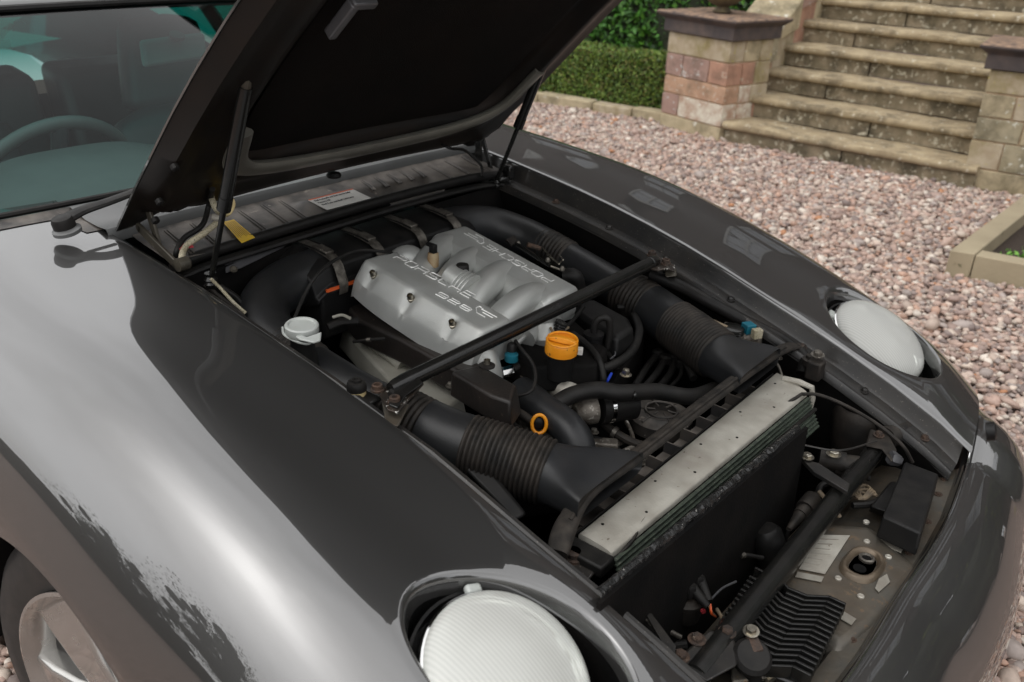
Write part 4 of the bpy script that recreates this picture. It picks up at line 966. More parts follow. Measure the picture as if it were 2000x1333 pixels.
# ---------- lower cross tube at the nose
e = sub('lower_cross_tube', car)
a, b = P(1358, 1322, z=.555), P(1706, 884, z=.555)
d = (b - a).normalized()
MB().tube([a, b], .0185, 24, smooth=False).build('tube', M['bar'], e)
mb = MB(); mb.hexa(PZ([(1386, 1230), (1436, 1252), (1440, 1300), (1380, 1333), (1322, 1288)], .568), PZ([(1386, 1230), (1436, 1252), (1440, 1300), (1380, 1333), (1322, 1288)], .560)); mb.build('end_bracket', M['flange'], e, bevel=.003)
for p in ((1361, 1250), (1329, 1283), (1420, 1236)): MB().bolt(P(*p, z=.569), (0, 0, 1), .0085, .008).build('bolt', M['rust'], e)
mb = MB(); mb.hexa(PZ([(1700, 838), (1735, 850), (1752, 880), (1742, 905), (1722, 878), (1690, 872)], .578), PZ([(1700, 838), (1735, 850), (1752, 880), (1742, 905), (1722, 878), (1690, 872)], .570)); mb.build('end_bracket', M['hose'], e, bevel=.003)
for p in ((1716, 851), (1731, 832)): MB().bolt(P(*p, z=.579), (0, 0, 1), .007, .008).build('bolt', M['rust'], e)
MB().lathe(P(1748, 848, z=.57), (.3, 1, 0), [(.022, -.03), (.022, .03), (.018, .034)], 18).build('bush', M['hose'], e)
MB().lathe(P(1738, 893, z=.575), (.4, .3, -.2), [(.013, 0), (.014, .006), (.010, .022)], 6).build('grey_nut', M['trim'], e)
MB().tube([P(1560, 868, z=.60), P(1640, 880, z=.60), P(1712, 862, z=.584)], .0018, 6).build('stay_wire', M['flange'], e)

# round vacuum reservoir beside the radiator
e = sub('vacuum_reservoir', car); c = P(1684, 818, z=.56)
MB().lathe(c - V(0, 0, .08), (-.05, .05, 1), [(.02, 0), (.05, .01), (.056, .04), (.056, .085), (.052, .10), (.047, .105), (.044, .104), (.035, .095), (.032, .094), (.030, .108), (.026, .112), (.006, .113)], 40).build('body', M['hose'], e)
MB().lathe(P(1632, 762, z=.60), (.6, -.2, .6), [(.014, -.03), (.016, 0), (.019, .002), (.019, .012), (.016, .014), (.015, .02)], 18).build('elbow', M['hose'], e)
MB().tube([P(1566, 770, z=.655), P(1600, 772, z=.65), P(1650, 792, z=.64), P(1712, 828, z=.632), P(1762, 870, z=.61), P(1782, 903, z=.575)], .0035, 8).build('cable', M['hose'], e)
MB().tube([P(1566, 770, z=.656), P(1520, 800, z=.64), P(1440, 860, z=.64), P(1330, 950, z=.642), P(1262, 1010, z=.645), P(1230, 1062, z=.64), P(1180, 1105, z=.625), P(1142, 1126, z=.61)], .0032, 8).build('release_cable', M['hose'], e)
# stay & small bits behind the cross tube
e = sub('lamp_lift_motor', car)
MB().prism(PZ([(1565, 895), (1600, 905), (1660, 945), (1655, 960), (1590, 922)], .585), (0, 0, -.008)).build('link_arm', M['flange'], e, bevel=.001)
MB().bolt(P(1576, 893, z=.588), (0, 0, 1), .0085, .007).build('bolt', M['steel'], e); MB().bolt(P(1628, 888, z=.585), (0, 0, 1), .009, .008).build('bolt', M['steel'], e)
MB().tube([P(1600, 895, z=.56), P(1650, 905, z=.56)], .02, 14).lathe(P(1660, 912, z=.55), (1, .6, 0), [(.022, -.03), (.022, .03)], 18).build('motor', M['hose'], e)
e = sub('horn', car)
MB().lathe(P(1500, 1052, z=.50), (-.35, -.15, 1), [(.012, -.09), (.026, -.075), (.028, -.01), (.026, .012), (.018, .022), (.006, .025)], 28).build('body', M['plastic'], e)
e = sub('wiring_plug', car)
a, b = P(1588, 975, z=.535), P(1540, 1035, z=.52); dd = (b - a)
MB().tube([a, a + dd * .35], .017, 14, smooth=False).tube([a + dd * .33, a + dd * .55], .013, 14, smooth=False).tube([a + dd * .5, b], lambda t: lerp(.012, .005, t), 14).build('plug', M['hose'], e)
MB().tube([a, P(1598, 962, z=.54), P(1606, 948, z=.545), P(1640, 938, z=.55)], .006, 8).build('cable', M['rubber'], e)
MB().tube([b, P(1536, 1052, z=.50), P(1532, 1075, z=.47)], .003, 8).build('cable', M['rubber'], e)
e = sub('pressure_pump', car); c = P(1340, 1168, z=.52)
MB().lathe(c - V(0, 0, .035), (0, 0, 1), [(.024, 0), (.026, .01), (.026, .028), (.028, .03), (.028, .036), (.023, .04), (.021, .044)], 30).build('body', M['hose'], e)
for dx, dy, ex, ey in ((1365, 1130, 1385, 1175), (1350, 1148, 1382, 1185)):
    MB().tube([P(dx, dy, z=.545), P(ex, ey, z=.53)], lambda t: lerp(.0095, .006, t), 12).lathe(P(dx - 3, dy + 2, z=.547), (0, 0, 1), [(.0105, -.012), (.0105, .004), (.008, .008)], 6).build('rubber_boot', M['rubber'], e)
for k in range(2): MB().tube([P(1384 + 3 * k, 1180, z=.53), P(1390, 1195 + 4 * k, z=.52), P(1398, 1205, z=.49)], .002, 6).build('wire', M['orange'] if k else M['tan'], e)
MB().tube([P(1388, 1172, z=.53), P(1410, 1150, z=.53), P(1438, 1136, z=.53)], .0018, 6).build('wire', M['trim'], e)
MB().lathe(P(1372, 1192, z=.52), (.5, -.3, 0), [(.004, 0), (.004, .004)], 10).build('red_tip', M['red'], e)
MB().tube([P(1300, 1215, z=.50), P(1290, 1235, z=.48), P(1308, 1262, z=.46), P(1340, 1260, z=.46)], .009, 10).build('hose', M['rubber'], e)
# little hydraulic pipes at the near end of the core
e = sub('cooler_pipes', car)
MB().tube([P(1205, 1122, z=.60), P(1190, 1140, z=.585), P(1183, 1165, z=.56)], .006, 10).build('pipe', M['foil'], e)
for k, (x_, y_) in enumerate(((1196, 1160), (1222, 1148), (1210, 1185))):
    MB().tube([P(x_ - 14, y_ + 14, z=.57), P(x_ + 12, y_ - 4, z=.58)], .0085, 12).tube([P(x_ - 4, y_ + 6, z=.575), P(x_ + 2, y_ + 2, z=.578)], .0105, 8, smooth=False).build('union', M['flange'], e)
MB().box(P(1245, 1108, z=.605), (.035, .03, .02)).bolt(P(1240, 1103, z=.615), (0, 0, 1), .006, .006).build('valve_block', M['foil'], e, bevel=.002)
MB().prism(PZ([(1262, 1200), (1272, 1198), (1320, 1262), (1318, 1282), (1305, 1275)], .585), (0, 0, -.004)).build('stay', M['flange'], e)
MB().tube([P(1225, 1190, z=.57), P(1255, 1205, z=.58), P(1272, 1222, z=.575)], .0016, 6).build('wire', M['clip'], e)
for k_ in ('plastic', 'rubber', 'hose'): M[k_].node_tree.nodes['Principled BSDF'].inputs['Specular IOR Level'].default_value = .22
# ================================================================ AIR PATH
def PT(px, py, dz=0.0):
    z = .82
    for _ in range(12): p = P(px, py, z=z); z = .820 - .15 * p.x + dz
    return p
def ribbed(parent, pts, r0, r1, nrib, name='ribbed_sleeve', mt='hose', depth=.0035):
    mb = MB(); N = nrib * 6
    c = catmull(pts, 40); L = [0]
    for a, b in zip(c[:-1], c[1:]): L.append(L[-1] + (b - a).length)
    out = []; 
    for i in range(N + 1):
        s_ = L[-1] * i / N; k = max(0, min(len(c) - 2, int(np.searchsorted(L, s_)) - 1)); t = (s_ - L[k]) / max(1e-9, L[k + 1] - L[k]); out.append(c[k].lerp(c[k + 1], t))
    rad_ = lambda t: lerp(r0, r1, t) - depth * (.5 + .5 * math.cos(t * nrib * 2 * math.pi)) ** 1.4
    mb.tube(out, rad_, 40, smooth=False); return mb.build(name, M[mt], parent, angle=75)
def airtube(sg):
    e = sub('air_intake_tube', car); W = lambda x, y, z: V(x, y * sg, z)
    path = [W(-.255, .17, .795), W(-.255, .255, .79), W(-.225, .325, .78), W(-.165, .365, .762), W(-.10, .376, .748)]
    MB().tube(path, lambda t: lerp(.050, .044, t), 32, sub=12, flat=1.0).build('elbow', M['duct'], e, angle=60)
    ribbed(e, [W(-.115, .374, .752), W(-.06, .374, .742), W(-.035, .373, .737)], .044, .043, 8, depth=.003)
    MB().tube([W(-.04, .373, .738), W(.05, .366, .722), W(.155, .352, .705)], .0395, 32, sub=8).build('smooth_pipe', M['duct'], e, angle=60)
    ribbed(e, [W(.125, .356, .712), W(.17, .350, .705), W(.205, .345, .700)], .051, .051, 8)
    MB().tube([W(.205, .345, .700), W(.245, .335, .694), W(.280, .324, .690)], .0500, 32, sub=6).build('smooth_pipe', M['duct'], e, angle=60)
    ribbed(e, [W(.278, .325, .690), W(.34, .303, .684), W(.405, .280, .676)], .053, .0535, 17, depth=.004)
    # snorkel flaring to a flat mouth on the radiator
    rows = []; c0 = W(.402, .281, .676); d = (W(.405, .280, .676) - W(.36, .297, .681)).normalized()
    a = V(d.y, -d.x, 0) if sg > 0 else V(-d.y, d.x, 0); a.normalize(); up = V(0, 0, 1)
    for t in np.linspace(0, 1, 12):
        s_ = t * t * (3 - 2 * t); c = c0.lerp(W(.505, .255, .676), t); hw, hh = lerp(.049, .088, t), lerp(.049, .020, t); ax_ = a.lerp(V(0, 1, 0) * (1 if a.y > 0 else -1), s_).normalized()
        rr_ = []
        for k in range(36):
            an = 2 * math.pi * k / 36; ca, sa = math.cos(an), math.sin(an); pw = lerp(1, .32, s_)
            ca = math.copysign(abs(ca) ** pw, ca); sa = math.copysign(abs(sa) ** pw, sa); rr_.append(c + ax_ * ca * hw + up * (sa * hh + .012 * s_))
        rows.append(rr_)
    MB().grid(rows, True).build('snorkel', M['duct'], e, angle=40)
    return e
for sg in (-1, 1): airtube(sg)

# air-filter box across the back of the engine
ab = sub('air_filter_box', car)
def xsec(y, pts): return [V(x, y, z) for x, z in pts]
prof = [(-.335, .72), (-.335, .815), (-.325, .838), (-.305, .846), (-.215, .834), (-.200, .824), (-.193, .806), (-.190, .795), (-.182, .793), (-.182, .785)]
mb = MB(); rows = [xsec(y, [(x, z - .016 * max(0, abs(y) - .2) / .03 * (1 if abs(y) > .2 else 0)) for x, z in prof]) for y in np.linspace(-.235, .235, 24)]
mb.grid(rows); n = len(prof); mb.f += [tuple(range(n)), tuple(len(rows) * n - n + k for k in range(n - 1, -1, -1))]; mb.build('lid', M['plastic'], ab, angle=30, bevel=.003)
MB().box((-.255, 0, .735), (.14, .45, .10)).build('lower_tray', M['plastic'], ab, bevel=.006)
MB().box((-.1815, -.17, .788), (.004, .09, .006)).build('orange_seal', M['orange'], ab)
MB().box((-.1815, .185, .788), (.004, .05, .006)).build('orange_seal', M['orange'], ab)
for y in (-.175, -.065, .055, .165):
    k = sub('clip', ab)
    pth = [V(-.300, y, .8485), V(-.262, y, .8465), V(-.228, y, .8425), V(-.208, y, .838), V(-.193, y, .826), V(-.184, y, .806), V(-.178, y, .790), V(-.180, y, .772)]
    rows = [[p + V(0, -.011, 0), p + V(0, .011, 0), p + V(.001, .011, .0022), p + V(.001, -.011, .0022)] for p in catmull(pth, 4)]
    mb = MB(); mb.grid(rows, True); mb.f += [(0, 1, 2, 3), tuple(len(rows) * 4 - 4 + q for q in (3, 2, 1, 0))]; mb.build('strap', M['clip'], ab, angle=40)
    MB().box(V(-.232, y, .8485), (.036, .020, .007), Matrix.Rotation(R_(7), 3, 'Y')).build('buckle', M['clip'], ab, bevel=.0015)
    MB().tube([V(-.305, y - .013, .851), V(-.25, y - .013, .8505), V(-.213, y - .012, .846)], .0016, 6).tube([V(-.305, y + .013, .851), V(-.25, y + .013, .8505), V(-.213, y + .012, .846)], .0016, 6).build('wire_bail', M['rubber'], ab)
    bpy.data.objects.remove(k)
# slim breather hose looping over the box
MB().tube([P(575, 622, z=.79), P(598, 570, z=.82), P(622, 535, z=.845), P(655, 508, z=.855), P(700, 490, z=.858), P(748, 492, z=.85), P(790, 500, z=.82)], .0032, 10).build('vent_hose', M['rubber'], ab)

# ================================================================ COWL
cw = sub('cowl', car)
C0 = [(300, 452), (420, 412), (560, 372), (640, 350), (760, 318), (880, 292)]      # rear edge (body colour strip meets plastic)
def cowlz(x): return lerp(.868, .898, min(1, max(0, (-.30 - x) / .13)))
# body coloured rear strip
mb = MB(); rows = []
for y in np.linspace(-.50, .50, 40):
    bow = -.012 * (1 - (y / .5) ** 2)
    wy = V(-.545 - .025 * (y / .66) ** 2, y, .934); xm = lerp(wy.x, -.455 + bow, .6); rows.append([V(wy.x + .006, y, .932), V(wy.x + .03, y, ze(wy.x) + .006), V(xm, y, ze(xm) + .004), V(-.455 + bow, y, ze(-.455) + .006), V(-.428 + bow, y, .918), V(-.424 + bow, y, .912), V(-.424 + bow, y, .893)])
mb.grid(rows); M['strip'] = mat('dusty grey scuttle paint', (.10, .102, .102), (.085, .087, .087), 8, .42, .1, .2, dust=.3, dustc=(.13, .125, .12), coatr=.1)
st_ = mb.build('scuttle_panel', M['strip'], cw, angle=40)
MB().lathe(P(652, 343, z=.935), (0, 0, 1), [(.014, -.004), (.016, .001), (.013, .006), (.006, .008)], 20).build('washer_jet', M['rubber'], st_)
# ribbed black cover
def cov(x, y): 
    return .895 - .018 * ((x + .424) / .115)
mb = MB(); rows = []
for y in np.linspace(-.455, .455, 90):
    bow = -.012 * (1 - (y / .5) ** 2); r = []
    for u in np.linspace(0, 1, 14):
        x = lerp(-.423 + bow, -.305, u); z = cov(x, y) + .004 * math.exp(-((u - .03) / .04) ** 2)
        # raised hump with the oil company's sticker and the recess beside it
        hum = (1 / (1 + math.exp(-(y + .118) / .004))) * (1 / (1 + math.exp((y - .055) / .012))); z += .012 * hum * min(1, max(0, (u - .25) / .2))
        rec = (1 / (1 + math.exp(-(y - .075) / .003))) * (1 / (1 + math.exp((y - .245) / .003))); z -= .016 * rec * min(1, max(0, (u - .45) / .05))
        r.append(V(x, y, z + random.uniform(-.0004, .0004)))
    rows.append(r)
mb.grid(rows); cover = mb.build('cowl_cover', M['plasticdusty'], cw, angle=35)
for y in (-.40, -.345, -.29, -.235, -.18, -.135, .09, .13, .17, .21, .25, .30, .36, .42):
    bow = -.012 * (1 - (y / .5) ** 2); xe = -.365 if .06 < y < .26 else -.312; mb = MB()
    for dy in (-.003, .003): mb.tube([V(-.410 + bow, y + dy + .006, cov(-.41, y) + .0018), V(lerp(-.41, xe, .5), y + dy, cov(lerp(-.41, xe, .5), y) + .0018), V(xe, y + dy - .006, cov(xe, y) + .0015)], .0019, 8)
    mb.build('rib', M['plasticdusty'], cover)
# seal along the front of the cover
pts = [V(-.318, -.445, .862), V(-.314, -.38, .872), V(-.305, -.25, .879), V(-.30, -.1, .884), V(-.300, .05, .886), V(-.302, .2, .884), V(-.306, .32, .879), V(-.305, .40, .873), V(-.30, .44, .868)]
MB().tube(pts, .0105, 14, sub=8, flat=1.0).build('rubber_seal', M['rubber'], cw)
MB().tube([p + V(-.010, 0, -.001) for p in pts], .004, 8, sub=8).build('seal_lip', M['hose'], cw)
MB().tube([p + V(.004, 0, -.022) for p in pts], .012, 10, sub=8, flat=.6).build('seal_skirt', M['rubber'], cw)
plate_w = [P(633, 406, z=.896), P(722, 384, z=.898), P(735, 399, z=.892), P(650, 430, z=.888)]
# stickers
def text_on(txt, origin, ux_, uy_, h, parent, mt, depth=.0003, name='lettering', sx_=1.0):
    cu = bpy.data.curves.new('t', 'FONT'); cu.body = txt; cu.size = h; cu.extrude = depth; o = bpy.data.objects.new('t', cu)
    COL.objects.link(o); dg = bpy.context.evaluated_depsgraph_get(); me = bpy.data.meshes.new_from_object(o.evaluated_get(dg)); bpy.data.objects.remove(o)
    X = Vector(ux_).normalized(); Yv = Vector(uy_); Yv = (Yv - X * Yv.dot(X)).normalized(); Z = X.cross(Yv)
    mt_ = Matrix((X * sx_, Yv, Z)).transposed().to_4x4(); mt_.translation = Vector(origin); me.transform(mt_); me.name = name
    ob = bpy.data.objects.new(name, me); me.materials.clear(); me.materials.append(mt); COL.objects.link(ob); ob.parent = parent; ob['kind'] = 'stuff' if 0 else 'part'
    del ob['kind']; return ob
sy0, sy1 = -.095, .025
def hump(x, y): return cov(x, y) + .0125
A = V(-.372, sy0, hump(-.372, 0) + .001); B = V(-.372, sy1 + .0, hump(-.372, 0) + .001); D = V(-.314, sy0, hump(-.314, 0) + .003); Cc = V(-.314, sy1, hump(-.314, 0) + .003)
wp = MB().prism([A, B, Cc, D], (0, 0, -.0012)).build('fuel_sticker', M['white'], cover)
MB().prism([A + V(0, 0, .0004), B + V(0, 0, .0004), B.lerp(Cc, .07) + V(0, 0, .0004), A.lerp(D, .07) + V(0, 0, .0004)], (0, 0, -.0006)).build('sticker_band', M['orange'], wp) if 0 else None
dd = (D - A).normalized()
def stline(txt, v_, h, sx_=1.0): text_on(txt, A + dd * v_ + V(0, .006, .0008), (0, 1, 0), -dd, h, cover, M['ink'], .0002, 'sticker_lettering', sx_)
MB().prism([A + V(0, 0, .0005), B + V(0, 0, .0005), B + dd * .0035 + V(0, 0, .0005), A + dd * .0035 + V(0, 0, .0005)], (0, 0, -.0004)).build('sticker_band', M['orange'], cover)
stline('Shell Kraftstoffe und Shell Schmierstoffe', .0150, .0085, .70); stline('Factory Fill', .0270, .0085, .85); stline('Shell Fuels and Shell Lubricants', .0390, .0085, .80)
q = [V(-.408, -.318, 0), V(-.408, -.286, 0), V(-.338, -.272, 0), V(-.338, -.304, 0)]
q = [P(436, 436, z=.893), P(457, 431, z=.893), P(498, 466, z=.884), P(472, 477, z=.884)]
q = [p + V(0, 0, .0022) for p in q]
MB().prism(q, (0, 0, -.0008)).build('warning_sticker', M['yellow'], cover)
ul = (q[2] - q[1]).normalized(); 
for k in range(7):
    t = .12 + k * .125; a = q[1].lerp(q[0], t); b = q[2].lerp(q[3], t); ln_ = random.uniform(.75, .92)
    MB().prism([a.lerp(b, .06) + V(0, 0, .0004), a.lerp(b, ln_) + V(0, 0, .0004), a.lerp(b, ln_) + V(0, 0, .0004) + (q[0] - q[1]) * .035, a.lerp(b, .06) + V(0, 0, .0004) + (q[0] - q[1]) * .035], (0, 0, -.0003)).build('sticker_print', M['ink2'], cover)
# braided earth strap & cables near the hinge
cb = sub('earth_cables', car)
def zt(p, z): return P(*p, z=z)
MB().tube([zt((410, 378), .97), zt((420, 405), .955), zt((432, 425), .93), zt((400, 455), .91), zt((365, 480), .895), zt((355, 505), .885), zt((362, 522), .87)], .0058, 12).build('braid', M['sleeve'], cb)
MB().tube([zt((415, 370), .99), zt((408, 400), .95), zt((395, 440), .92), zt((360, 465), .905), zt((345, 490), .89), zt((345, 510), .87)], .0050, 10).build('cable', M['rubber'], cb)
MB().tube([zt((432, 424), .93), zt((448, 418), .945), zt((457, 400), .96), zt((452, 388), .97), zt((440, 386), .975)], .0028, 8).build('clear_pipe', M['cream'], cb)
MB().tube([zt((436, 429), .94), zt((414, 424), .945)], .006, 10).build('tape', M['pale'], cb)
MB().tube([zt((412, 545), .86), zt((432, 565), .84), zt((455, 590), .82), zt((480, 612), .80)], .003, 8).build('braid', M['sleeve'], cb)
MB().tube([P(855, 278, z=.965), P(880, 290, z=.955), P(905, 293, z=.94), P(925, 308, z=.92), P(940, 325, z=.90), P(942, 345, z=.885)], .0035, 8).build('cable', M['rubber'], cb)
MB().prism([zt((345, 478), .897), zt((372, 473), .897), zt((378, 482), .894), zt((350, 486), .894)], (0, 0, -.002)).build('red_tab', M['red'], cb)
# bracket strip below the seal
MB().hexa([P(440, 515, z=.845), P(470, 505, z=.848), P(560, 470, z=.855), P(556, 482, z=.848), P(472, 523, z=.840), P(442, 533, z=.836)], [p - V(.002, 0, .002) for p in [P(440, 515, z=.845), P(470, 505, z=.848), P(560, 470, z=.855), P(556, 482, z=.848), P(472, 523, z=.840), P(442, 533, z=.836)]]).build('bracket', M['trim'], cw)
MB().lathe(P(456, 527, z=.843), (.6, -.3, .7), [(.007, 0), (.007, .003), (.004, .006)], 14).build('stud', M['hinge'], cw)
# strut tower clip, far side & coolant cap
MB().lathe(P(1008, 392, z=.79), (0, 0, 1), [(.020, -.01), (.024, 0), (.027, .006), (.026, .012), (.012, .014)], 24).box(P(1026, 398, z=.795), (.02, .014, .008)).build('coolant_cap', M['milk'], cb)
MB().box(P(1050, 415, z=.74), (.13, .06, .05)).build('brake_booster', mat('ochre zinc casting', (.10, .068, .022), (.06, .042, .015), 12, .5, .4), cb, bevel=.015)

# ================================================================ ENGINE
en = sub('engine', car)
def capsurf(mb_, ring_top, ring_bot): return mb_.hexa(ring_top, ring_bot)
def cover_block(tops, lowdz, spread, name):
    """cast cover: rounded slab from a top outline"""
    t_ = [PT(*p) for p in tops]; c = sum(t_, Vector()) / len(t_); rows = []
    for k, (sc, dz) in enumerate(((.0, 0), (.80, 0), (.97, -.0005), (1.0, -.004), (1 + spread * .5, lowdz * .35), (1 + spread, lowdz))):
        rows.append([c + (p - c) * sc + V(0, 0, dz) for p in t_])
    return rows
# near cover (slanting outer face with three socket bolts)
T0 = [PT(*p) for p in ((716, 505), (783, 483), (997, 621), (945, 645))]
low = [PT(713, 552, -.055), None, None, PT(904, 680, -.05)]
def quadgrid(a, b, c, d, nu, nv):   # a-b across, a-d along
    return [[a.lerp(d, i / nu).lerp(b.lerp(c, i / nu), j / nv) for j in range(nv + 1)] for i in range(nu + 1)]
mc = sub('intake_manifold', car)
a, b, c, d = T0
NA, NB = 40, 26
dn = (d - a).normalized(); wn = (b - a); wn = (wn - dn * wn.dot(dn)).normalized(); nn = dn.cross(wn); nn = nn if nn.z > 0 else -nn
La = (d - a).length; Wd = .070
prof = [(-.034, -.080), (-.032, -.062), (-.029, -.046), (-.026, -.037), (-.0165, -.0205), (-.0075, -.0060), (-.0035, -.0012), (.002, .0), (Wd * .5, .0), (Wd - .006, .0), (Wd, -.002), (Wd + .005, -.010), (Wd + .008, -.04), (Wd + .010, -.07)]
rows = []
for i in range(61):
    t = i / 60; u = -.006 + t * (La + .012); ed = min(t, 1 - t) * 60 
    rnd = max(0, 1 - ed / 2.6); sh = 1 - .05 * rnd ** 2; dz = -.010 * rnd ** 2.5
    r = []
    for k, (w_, h_) in enumerate(prof):
        ww, hh = w_, h_
        # scallops round the three bolts on the slanting face
        for ub in (.115, .45, .80):
            g = math.exp(-((u / La - ub) / .036) ** 2)
            if -.027 < w_ < -.001: hh -= (.0085 if w_ < -.006 else .003) * g
        # lower edge rises towards the ends (boat shaped)
        if w_ < -.027: e_ = abs(2 * t - 1) ** 3; ww = w_ + .004 * e_; hh = h_ + .010 * e_
        r.append(a + dn * (u + (0 if not rnd else 0)) + wn * (Wd / 2 + (ww - Wd / 2) * sh) + nn * (hh + dz))
    rows.append(r)
mb = MB(); mb.grid(rows); n = len(prof); mb.f += [tuple(range(n)), tuple(60 * n + k for k in range(n - 1, -1, -1))]
ncov = mb.build('plenum_cover', M['alu'], mc, angle=40)
for ub in (.115, .45, .80):
    cpt = a + dn * (La * ub) + wn * (-.0115) + nn * (-.0165); axv = (nn * .85 - wn * .5).normalized()
    MB().lathe(cpt, axv, [(.0070, -.006), (.0072, .001), (.0058, .0015), (.0058, .009), (.0052, .010), (.0034, .0098), (.0032, .004)], 16).build('socket_bolt', M['steel'], ncov)
# far cover
T1 = [PT(*p) for p in ((905, 440), (1128, 562), (1082, 598), (858, 466))]
a1, b1, c1_, d1__ = T1
dn1 = (b1 - a1).normalized(); L1 = (b1 - a1).length; wn1 = (d1__ - a1); wn1 = (wn1 - dn1 * wn1.dot(dn1)).normalized(); nn1 = dn1.cross(wn1); nn1 = nn1 if nn1.z > 0 else -nn1
W1 = .085
prof1 = [(-.008, -.06), (-.006, -.020), (-.006, -.011), (-.001, -.0095), (-.001, -.008), (-.004, -.0072), (-.003, -.002), (.002, 0), (W1 * .5, 0), (W1 - .006, 0), (W1, -.002), (W1 + .010, -.014), (W1 + .022, -.032), (W1 + .030, -.05)]
rows = []
for i in range(61):
    t = i / 60; u = -.004 + t * (L1 + .008); rnd = max(0, 1 - min(t, 1 - t) * 60 / 2.6); sh = 1 - .05 * rnd ** 2; dz = -.009 * rnd ** 2.5
    rows.append([a1 + dn1 * u + wn1 * (W1 / 2 + (w_ - W1 / 2) * sh) + nn1 * (h_ + dz) for w_, h_ in prof1])
mb = MB(); mb.grid(rows); n = len(prof1); mb.f += [tuple(range(n)), tuple(60 * n + k for k in range(n - 1, -1, -1))]
fcov = mb.build('plenum_cover', M['alu'], mc, angle=40)
MB().lathe(b1 + V(.004, .006, -.012), (1, .3, .3), [(.006, -.004), (.006, .006), (.004, .008)], 12).build('socket_bolt', M['steel'], fcov)
# raised lettering
GL = {'P': [[(0, 0), (0, .5), (1.2, .5), (1.4, .62), (1.4, .88), (1.2, 1), (0, 1)]],
      'O': [[(.2, 0), (0, .15), (0, .85), (.2, 1), (1.2, 1), (1.4, .85), (1.4, .15), (1.2, 0), (.2, 0)]],
      'R': [[(0, 0), (0, .5), (1.2, .5), (1.4, .62), (1.4, .88), (1.2, 1), (0, 1)], [(1.2, .5), (1.4, .35), (1.4, 0)]],
      'S': [[(1.4, 1), (.2, 1), (0, .87), (0, .63), (.2, .5), (1.2, .5), (1.4, .37), (1.4, .13), (1.2, 0), (0, 0)]],
      'C': [[(1.4, 1), (.2, 1), (0, .85), (0, .15), (.2, 0), (1.4, 0)]],
      'H': [[(0, 0), (0, 1)], [(0, .5), (1.4, .5)], [(1.4, 0), (1.4, 1)]],
      'E': [[(1.4, 1), (0, 1), (0, 0), (1.4, 0)], [(0, .5), (1.2, .5)]],
      '9': [[(0, 0), (1.2, 0), (1.4, .13), (1.4, .87), (1.2, 1), (.2, 1), (0, .87), (0, .58), (.2, .45), (1.4, .45)]],
      '2': [[(0, 1), (1.2, 1), (1.4, .87), (1.4, .63), (1.2, .5), (.2, .5), (0, .37), (0, 0), (1.4, 0)]],
      '8': [[(.2, 0), (0, .15), (0, .85), (.2, 1), (1.2, 1), (1.4, .85), (1.4, .15), (1.2, 0), (.2, 0)], [(.05, .5), (1.35, .5)]],
      'V': [[(0, 1), (.0, .45), (.75, -.35), (1.9, -.35)], [(0, 1), (.35, 1.0)], [(.55, 1.0), (.55, .72), (2.7, .72)], [(1.1, .25), (2.5, .25)]]}
def raised(txt, o, ux_, uy_, h, sx_, parent, gap=.42):
    x = 0
    for ch in txt:
        g_ = GL[ch]; mb = MB(); nz_ = ux_.cross(uy_); nz_ = nz_ if nz_.z > 0 else -nz_
        for pl in g_:
            pts = [o + ux_ * ((x + p[0]) * h * sx_) + uy_ * (p[1] * h) + nz_ * .0004 for p in pl]
            for s_ in (0.0,):
                q_ = []
                for i, p in enumerate(pts):
                    t = (pts[min(i + 1, len(pts) - 1)] - pts[max(i - 1, 0)]).normalized(); q_.append(p + nz_.cross(t) * s_)
                mb.tube(q_, .0011, 6, smooth=False, flat=1)
        mb.build('letter', M['alutop'] if 0 else M['steelbright'], parent); x += 1.4 + gap
M['steelbright'] = mat('bright letter edges', (.9, .9, .88), (.8, .8, .78), 30, .35, .4)
o = PT(768, 504) ; ux_ = (PT(916, 583) - PT(768, 504)); lt = ux_.length; ux_.normalize(); uy_ = nn.cross(ux_); uy_ = uy_ if uy_.y > 0 else -uy_
hh_ = .019; wtot = 7 * 1.4 + 6 * .42
raised('PORSCHE', o, ux_, uy_, hh_, lt / (wtot * hh_), ncov)
o2 = PT(854, 574); l2 = (PT(920, 606) - o2).length; raised('928', o2 - uy_ * .004, ux_, uy_, .0135, l2 / ((3 * 1.4 + 2 * .42) * .0135), ncov)
raised('V', PT(925, 604), ux_, uy_, .016, 1.05, ncov)
o = PT(1082, 548); ux2 = (PT(955, 478) - o); lt = ux2.length; ux2.normalize(); uy2 = nn1.cross(ux2); uy2 = uy2 if uy2.y < 0 else -uy2
raised('PORSCHE', o, ux2, uy2, .0185, lt / (wtot * .0185), fcov)
raised('V', PT(950, 473), ux2, uy2, .018, 1.1, fcov)
# runners: fat cast tubes arching between the covers
def runner(a, b, r, bulge=.012, rr=None):
    m_ = a.lerp(b, .5) + V(0, 0, bulge); f_ = rr or (lambda t: r * (1 + .10 * math.sin(t * math.pi)))
    return MB().tube([a + V(0, -.01, -.035), a, m_, b, b + V(0, .015, -.02)], f_, 24, sub=8).build('runner', M['alu'], mc, angle=70)
for (ax_, ay_), (bx_, by_), r in (((808, 560), (872, 482), .026), ((862, 570), (925, 505), .0235), ((915, 600), (985, 535), .027), ((968, 640), (1048, 580), .0275)):
    runner(PT(ax_, ay_, -.035), PT(bx_, by_, -.026), r)
MB().tube([PT(975, 640, -.045), PT(1000, 605, -.030), PT(1022, 640, -.05)], .024, 24, sub=8).build('runner', M['alu'], mc, angle=70)
MB().tube([PT(1020, 660, -.06), PT(1055, 605, -.035), PT(1075, 640, -.055)], .026, 24, sub=8).build('runner', M['alu'], mc, angle=70)
